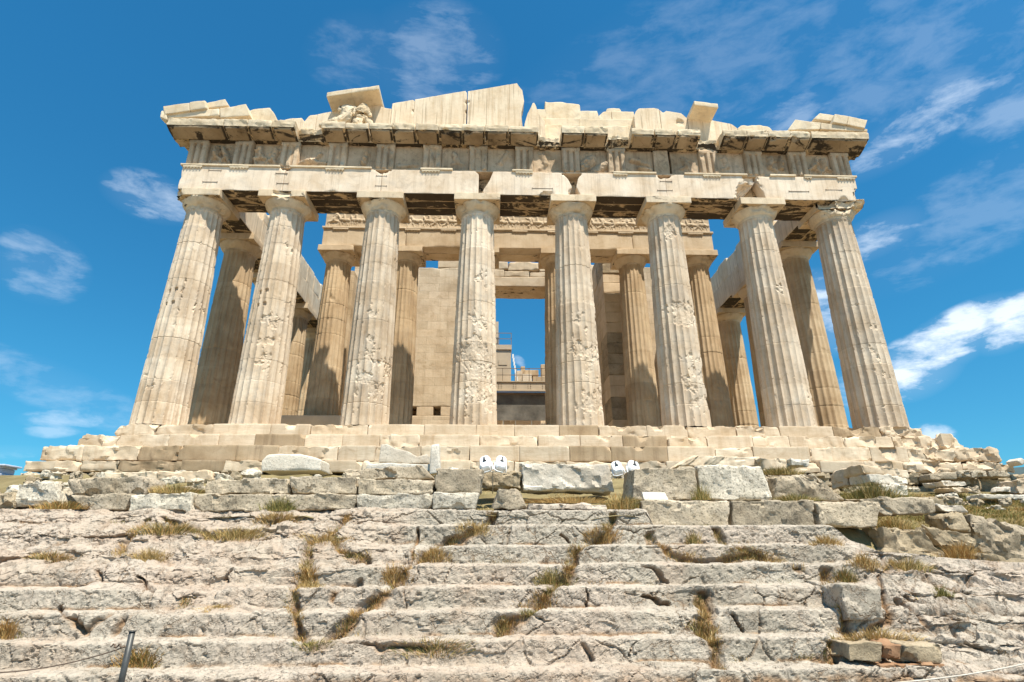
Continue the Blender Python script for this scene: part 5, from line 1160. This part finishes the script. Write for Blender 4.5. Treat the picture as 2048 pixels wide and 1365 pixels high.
# small rubble lying about below the stepped base
rb = random.Random(31); protos = []
for k in range(6):
    sx_, sy_, sz_ = rb.uniform(.25, .5), rb.uniform(.22, .4), rb.uniform(.16, .28)
    protos.append(stone('rubble_stone', M[['lime', 'lime_brown', 'pale', 'lime_brown', 'lime', 'pale'][k]], None, X=(-sx_/2, sx_/2), Y=(-sy_/2, sy_/2), Z=(-.05, sz_), res=.05, r0=.03, chip=.12, amp=.03, frac=.06, ffreq=5, seed=1400+k))
for k in range(96):
    o = protos[k] if k < 6 else protos[k % 6].copy()
    if k >= 6: scene.collection.objects.link(o)
    x, y = (rb.uniform(-14.5, -8.6), rb.uniform(-9.5, -3.1)) if k < 48 else ((rb.uniform(7.5, 15), rb.uniform(-7.0, -3.2)) if k < 72 else (rb.uniform(-8, 7), rb.uniform(-4.6, -3.0)))
    o.location = (x, y, gz(np.array([x]), np.array([y]))[0]-.03); o.rotation_euler = (rb.uniform(-.3, .3), rb.uniform(-.3, .3), rb.uniform(0, 6.28)); f_ = rb.uniform(.6, 1.5); o.scale = (f_, f_, f_)
    tag(o, 'small rough stone in the loose rubble between the block row and the stepped base', 'rubble stone', 'rubble stones scattered below the stepped base')
# white marble pieces set along the terrace
o = qstone('marble_fragment', M['white'], [(760, 912), (856, 912), (858, 927), (757, 927)], -9.0, .7, top=[(0, .26), (.12, .27), (.3, .17), (.58, .10), (.78, -.02), (.93, .02), (1, .04)], res=.05, r0=.015, chip=.04, amp=.015, seed=991)
tag(o, 'white marble wedge with a curved sloping top beside the upright white slab', 'marble fragment', 'white marble pieces on the terrace')
o = qstone('marble_fragment', M['white'], [(735, 927), (868, 928), (872, 944), (728, 942)], -9.3, .7, res=.05, r0=.02, chip=.08, amp=.03, seed=992)
tag(o, 'rough white slab lying flat under the white marble wedge', 'marble fragment', 'white marble pieces on the terrace')
o = qstone('marble_fragment', M['white'], [(862, 890), (878, 888), (881, 946), (858, 950)], -9.4, .22, res=.05, r0=.02, chip=.06, amp=.02, seed=993)
tag(o, 'upright narrow white marble slab standing left of the floodlights', 'marble fragment', 'white marble pieces on the terrace')
o = qstone('marble_fragment', M['white'], [(523, 923), (641, 923), (641, 942), (522, 943)], -8.0, .8, top=[(0, .02), (.08, .16), (.3, .18), (.62, .17), (.85, .11), (1, .04)], res=.05, r0=.03, chip=.06, amp=.015, seed=994)
tag(o, 'grey white marble block with a bowed top in front of the stepped base', 'marble fragment', 'white marble pieces on the terrace')
for k, (q_, lab) in enumerate((([(-6, 962), (8, 952), (20, 966), (-4, 984)], 'short white marble cylinder tilted at the left edge, the nearer to the frame'), ([(4, 966), (26, 950), (34, 962), (10, 988)], 'white marble cylinder tilted to the right at far left'), ([(2034, 922), (2044, 915), (2056, 924), (2046, 932)], 'small white tilted marble piece against the sky at the right edge'))):
    o = qstone('marble_fragment', M['white'], q_, -3.2, .5, res=.08, r0=.06, chip=.05, amp=.01, seed=995+k); tag(o, lab, 'marble fragment')
pl = qstone('plaque', M['white'], [(1287, 983), (1333, 984), (1337, 1000), (1288, 1000)], -11.05, .10, lean=.12, res=.04, r0=.006, chip=.01, amp=.003, seed=998)
tag(pl, 'small blank white marble plaque leaning on the coarse pitted block', 'plaque')

# far left: pale stacked ruin beyond the plateau edge
far = empty('far_building_ruin', at(5, 950, 30), label='small pale blue-grey ruin far away at the left edge, jutting eaves slab on top', cat='ruin')
b = at(2, 960, 30)
for k, (dx0, dx1, z0, z1) in enumerate(((-2, .35, -2, .1), (-2, .5, .11, .45), (-2, .2, .46, .95), (-2, .35, .96, 1.1), (-2, .75, 1.11, 1.25))):
    stone(['wall', 'wall', 'wall', 'eaves', 'eaves_slab'][k], M['bluish'], far, X=(b[0]+dx0-far.location.x, b[0]+dx1-far.location.x), Y=(-1, 1), Z=(b[2]+z0-far.location.z, b[2]+z1-far.location.z), res=.3, r0=.03, chip=.08, amp=.04, seed=1010+k)

# ================================================================== floodlights in two pairs, rod posts, post and ropes
def floodlight(px0, px1, py0, py1, Y, roll, label):
    c = at((px0+px1)/2, (py0+py1)/2, Y); wdt = at(px1, py1, Y)[0]-at(px0, py1, Y)[0]; hgt = at(px0, py0, Y)[2]-at(px0, py1, Y)[2]
    e = empty('floodlight', tuple(c), label=label, cat='floodlight', group='white floodlights aimed at the temple')
    e.rotation_euler = (R(-38), R(roll), R(roll*.6))
    hw, hh, dp = wdt*.44, hgt*.60, .16
    # housing: shield-shaped back with bevelled rim, lies tilted so that its back faces up and to the path
    out = [(-hw*.62, -hh), (hw*.62, -hh), (hw, -hh*.55), (hw, hh*.45), (hw*.72, hh*.88), (hw*.3, hh), (-hw*.3, hh), (-hw*.72, hh*.88), (-hw, hh*.45), (-hw, -hh*.55)]
    def ring(s, y): return [(x*s, y, z*s) for x, z in out]
    rings = np.array([ring(.05, -.075), ring(.55, -.073), ring(.86, -.06), ring(.98, -.03), ring(1, 0), ring(1, dp*.6), ring(.93, dp*.75), ring(.05, dp*.75)])
    V = rings.transpose(1, 0, 2).reshape(-1, 3); mesh('housing', V, grid_faces(len(out), len(rings), True), M['lampwhite'], e, smooth=False)
    mb = MB(); mb.add(*box(-hw*.12, hw*.12, -.105, -.077, -hh*.02, hh*.5)); mb.add(*box(-hw*.32, hw*.32, -.10, -.078, -hh*.16, -hh*.05)); mb.build('gear_clamp', [M['black']], e, smooth=False)
    mb = MB()
    V, F = tube([(-hw*1.08, .03, 0), (-hw*1.1, .02, -hh*1.15), (-hw*.5, .02, -hh*1.35), (hw*.5, .02, -hh*1.35), (hw*1.1, .02, -hh*1.15), (hw*1.08, .03, 0)], .012, 6); mb.add(V, F)
    mb.build('bracket', [M['lampwhite']], e)
    return e
floodlight(958, 984, 912, 941, -10.1, -14, 'white floodlight leaning left in the pair beside the upright white slab')
floodlight(989, 1015, 912, 941, -10.1, 14, 'white floodlight leaning right in the pair beside the upright white slab')
floodlight(1222, 1246, 923, 948, -9.9, -14, 'white floodlight leaning left in the pair beside the coarse pitted block')
floodlight(1253, 1280, 922, 947, -9.9, 14, 'white floodlight leaning right in the pair beside the coarse pitted block')
for (px, Y, lab) in ((985.5, -10.05, 'thin metal stand with a crossbar holding the left pair of floodlights'), (1249, -9.85, 'thin metal stand with a crossbar holding the right pair of floodlights')):
    a = at(px, 942, Y); b_ = at(px, 968, Y)
    e = empty('lamp_stand', (a[0], a[1], b_[2]-.2), label=lab, cat='lamp stand')
    o_ = np.array(e.location)
    V, F = tube([a-o_+np.array([0, .03, .02]), b_-o_+np.array([0, .03, -.2])], .010, 8); mesh('stem', V, F, M['steel'], e)
    V, F = tube([a-o_+np.array([-.24, .03, -.02]), a-o_+np.array([.24, .03, -.02])], .014, 8); mesh('crossbar', V, F, M['lampwhite'], e)
pa = at(265, 1262, -15.35); pb = at(238, 1385, -15.35)
pole = empty('fence_post', (pb[0], pb[1], pb[2]), label='dark grey metal fence post leaning in front of the rock steps', cat='post')
d_ = pa-pb
V, F = tube([np.zeros(3)-d_*.6, d_*.985], .030, 16); mesh('tube', V, F, M['post'], pole)
V, F = tube([d_*.985, d_*1.0], [.036, .036], 16); mesh('cap', V, F, M['post'], pole)
def rope(pts, rad, name, mat, label, cat):
    V, F = tube([p for p in pts], rad, 6); o = mesh(name, V, F, mat); return tag(o, label, cat)
p0 = pa+np.array([-.01, -.04, -.14]); p1 = at(-60, 1346, -15.1)
rope([p0*(1-t)+p1*t+np.array([0, 0, -.14*4*t*(1-t)*.5]) for t in np.linspace(0, 1, 14)], .007, 'barrier_wire', M['wire'], 'thin rusty wire tied to the grey post and running left', 'wire')
rope([pa+np.array([-.02+.08*k*-.12-.0, -.05-.02*(k % 2), -.13-.018*math.sin(k)]) for k in range(14)], .009, 'wire_knot', M['wire'], 'twisted rusty wire end wound beside the grey post', 'wire')
q0 = at(1690, 1372, -15.6); q1 = at(2110, 1314, -15.3)
rope([q0*(1-t)+q1*t+np.array([0, 0, -.05*4*t*(1-t)]) for t in np.linspace(0, 1, 14)], .007, 'barrier_rope', M['rope'], 'thin pale rope stretched across the lower right corner', 'rope')

# ================================================================== grass: clumps that stand out are things, the rest is ground cover
RX, RY, RZ = Xr.reshape(nx_, ns_), Yr.reshape(nx_, ns_), Zr.reshape(nx_, ns_)
def on_rock(x, s):
    i = np.clip(((np.asarray(x)-xs_[0])/dx_).astype(int), 0, nx_-1); j = np.clip(((np.asarray(s)-ss_[0])/DS).astype(int), 0, ns_-1)
    return RX[i, j], RY[i, j], RZ[i, j]
def blades(n, roots, h, spread, seed, lean=.5, width=.0045, c=(0, 0)):
    g = np.random.default_rng(seed); bx, by, bz = roots; m = len(bx); bz = bz-.015
    off = np.clip(np.hypot(bx-c[0], (by-c[1])*1.5)/(spread+1e-6), 0, 1.4)
    hh = h*g.uniform(.22, 1.2, m)**1.1*(1-.55*off/1.4); az = g.uniform(0, 2*math.pi, m); ln = g.uniform(.05, 1.0, m)*lean*hh
    dxx, dyy = np.cos(az)*ln+.45*(bx-c[0])*hh/(h+1e-6), np.sin(az)*ln-.15*hh
    wa = g.uniform(0, math.pi, m); wd = width*g.uniform(.5, 1.5, m); wxx, wyy = np.cos(wa)*wd, np.sin(wa)*wd; V = []
    for t, wf in ((0, 1), (.4, .85), (.75, .55), (1, .12)):
        px_ = bx+dxx*t**1.7; py__ = by+dyy*t**1.7; pz = bz+hh*(t-.18*t*t)
        V.append(np.stack([px_-wxx*wf, py__-wyy*wf, pz], 1)); V.append(np.stack([px_+wxx*wf, py__+wyy*wf, pz], 1))
    V = np.stack(V, 1); F = np.array([(0, 1, 3, 2), (2, 3, 5, 4), (4, 5, 7, 6)])
    return V.reshape(-1, 3), (np.arange(m)[:, None, None]*8+F[None]).reshape(-1, 4)
def rock_roots(n, x, s, wx_, wsp, seed):
    g = np.random.default_rng(seed+77); return on_rock(x+np.clip(g.normal(0, 1, n), -1.9, 1.9)*wx_*.40+.10*wx_*np.sin(g.uniform(0, 40, n)), s+np.clip(g.normal(0, 1, n), -1.8, 1.8)*wsp)
def flat_roots(n, p, wx_, wy_, seed, zf=None):
    g = np.random.default_rng(seed+77); x = p[0]+np.clip(g.normal(0, 1, n), -1.9, 1.9)*wx_*.40; y = p[1]+np.clip(g.normal(0, 1, n), -1.9, 1.9)*wy_*.4
    return x, y, (np.full(n, p[2]) if zf is None else zf(x, y))
def clump(px, py, w_, h_, kind, seed, Y=None, dens=1.0):
    h = stair_hit(px, py) if Y is None else None
    p = np.array(h[:3]) if h else at(px, py, Y if Y is not None else -11.0)
    sc = np.dot(p-CAM, CF)/FPX; W_, H_ = w_*sc*.74, h_*sc*.74
    n = int(max(60, 800*W_*dens+50))
    roots = rock_roots(n, h[0], h[3], W_, .055, seed) if h else flat_roots(n, (p[0], p[1]-.02, p[2]-.01), W_, .14, seed)
    return blades(n, roots, H_*.95, W_*.6, seed, .6, .0036, (p[0], p[1])), p
for k, (lab, px, py, w_, h_, cols, Y) in enumerate(TUFTS):
    mb = MB()
    for j, c in enumerate(cols):
        (V, F), p = clump(px+rnd.uniform(-.1, .1)*w_, py, w_*(1 if j == 0 else .8), h_*rnd.uniform(.8, 1.05), c, 1200+k*5+j, Y, dens=1.0/len(cols)*2.1)
        mb.add(V, F, {'d': 0, 'b': 1, 'g': 2}[c])
    o = mb.build('grass_clump', [M['dry'], M['brown'], M['green']])
    tag(o, lab, 'grass clump', 'clumps of dry grass and weeds in the rock')
# ground cover
mb = MB(); gen = np.random.default_rng(5)
for pl_, wd in crack_polys:
    for (a, b_) in zip(pl_[:-1], pl_[1:]):
        Ls = math.hypot(b_[0]-a[0], b_[1]-a[1]); n = int(Ls*22*(wd/.08)**2)
        for i in range(n):
            t = gen.random(); x = a[0]+(b_[0]-a[0])*t; s_ = a[1]+(b_[1]-a[1])*t
            if wd < .065 or gen.random() < .15 or x > 5.5 and gen.random() < .7: continue
            sd_ = int(gen.integers(1e6)); r_ = rock_roots(50, x, s_, .11, .04, sd_); V, F = blades(50, r_, gen.uniform(.05, .15), .15, sd_, .7, .0034, (x, r_[1].mean()))
            mb.add(V, F, int(gen.choice([0, 0, 1, 1, 2])))
for i in range(len(LIPS)):
    for k in range(40):
        x = gen.uniform(-9, 9); y, z = PROF[2+2*i]
        if vnoise(np.array([[x*.9, i*3.1, 0]]), 9)[0] < .12: continue
        sd_ = int(gen.integers(1e6)); r_ = rock_roots(26, x, SEG[2+2*i]-.01, .16, .03, sd_); V, F = blades(26, r_, gen.uniform(.03, .10), .18, sd_, .7, .0034, (x, y)); mb.add(V, F, int(gen.choice([0, 0, 1, 2])))
tag(mb.build('dry_grass', [M['dry'], M['brown'], M['green']]), kind='stuff')
mb = MB()
for k in range(1500):                                    # grass bank at the right, thinner strips elsewhere on the terrace
    if k < 1300: x, y = gen.uniform(4.4, 15.5), gen.uniform(-9.7, -4.0)
    else: x, y = gen.uniform(-12, 5), gen.uniform(-10.6, -4)
    z = gz(np.array([x]), np.array([y]))[0]
    sd_ = int(gen.integers(1e6)); n_ = 110 if k < 1300 else 40; V, F = blades(n_, flat_roots(n_, (x, y, z), .4, .4, sd_, gz), gen.uniform(.07, .17) if k < 1300 else gen.uniform(.08, .2), .5, sd_, .5, .005, (x, y))
    mb.add(V, F, int(gen.choice([2, 2, 2, 1, 0] if k < 1300 else [0, 1, 0, 2])))
tag(mb.build('grass_bank', [M['dry'], M['brown'], M['green']]), kind='stuff')
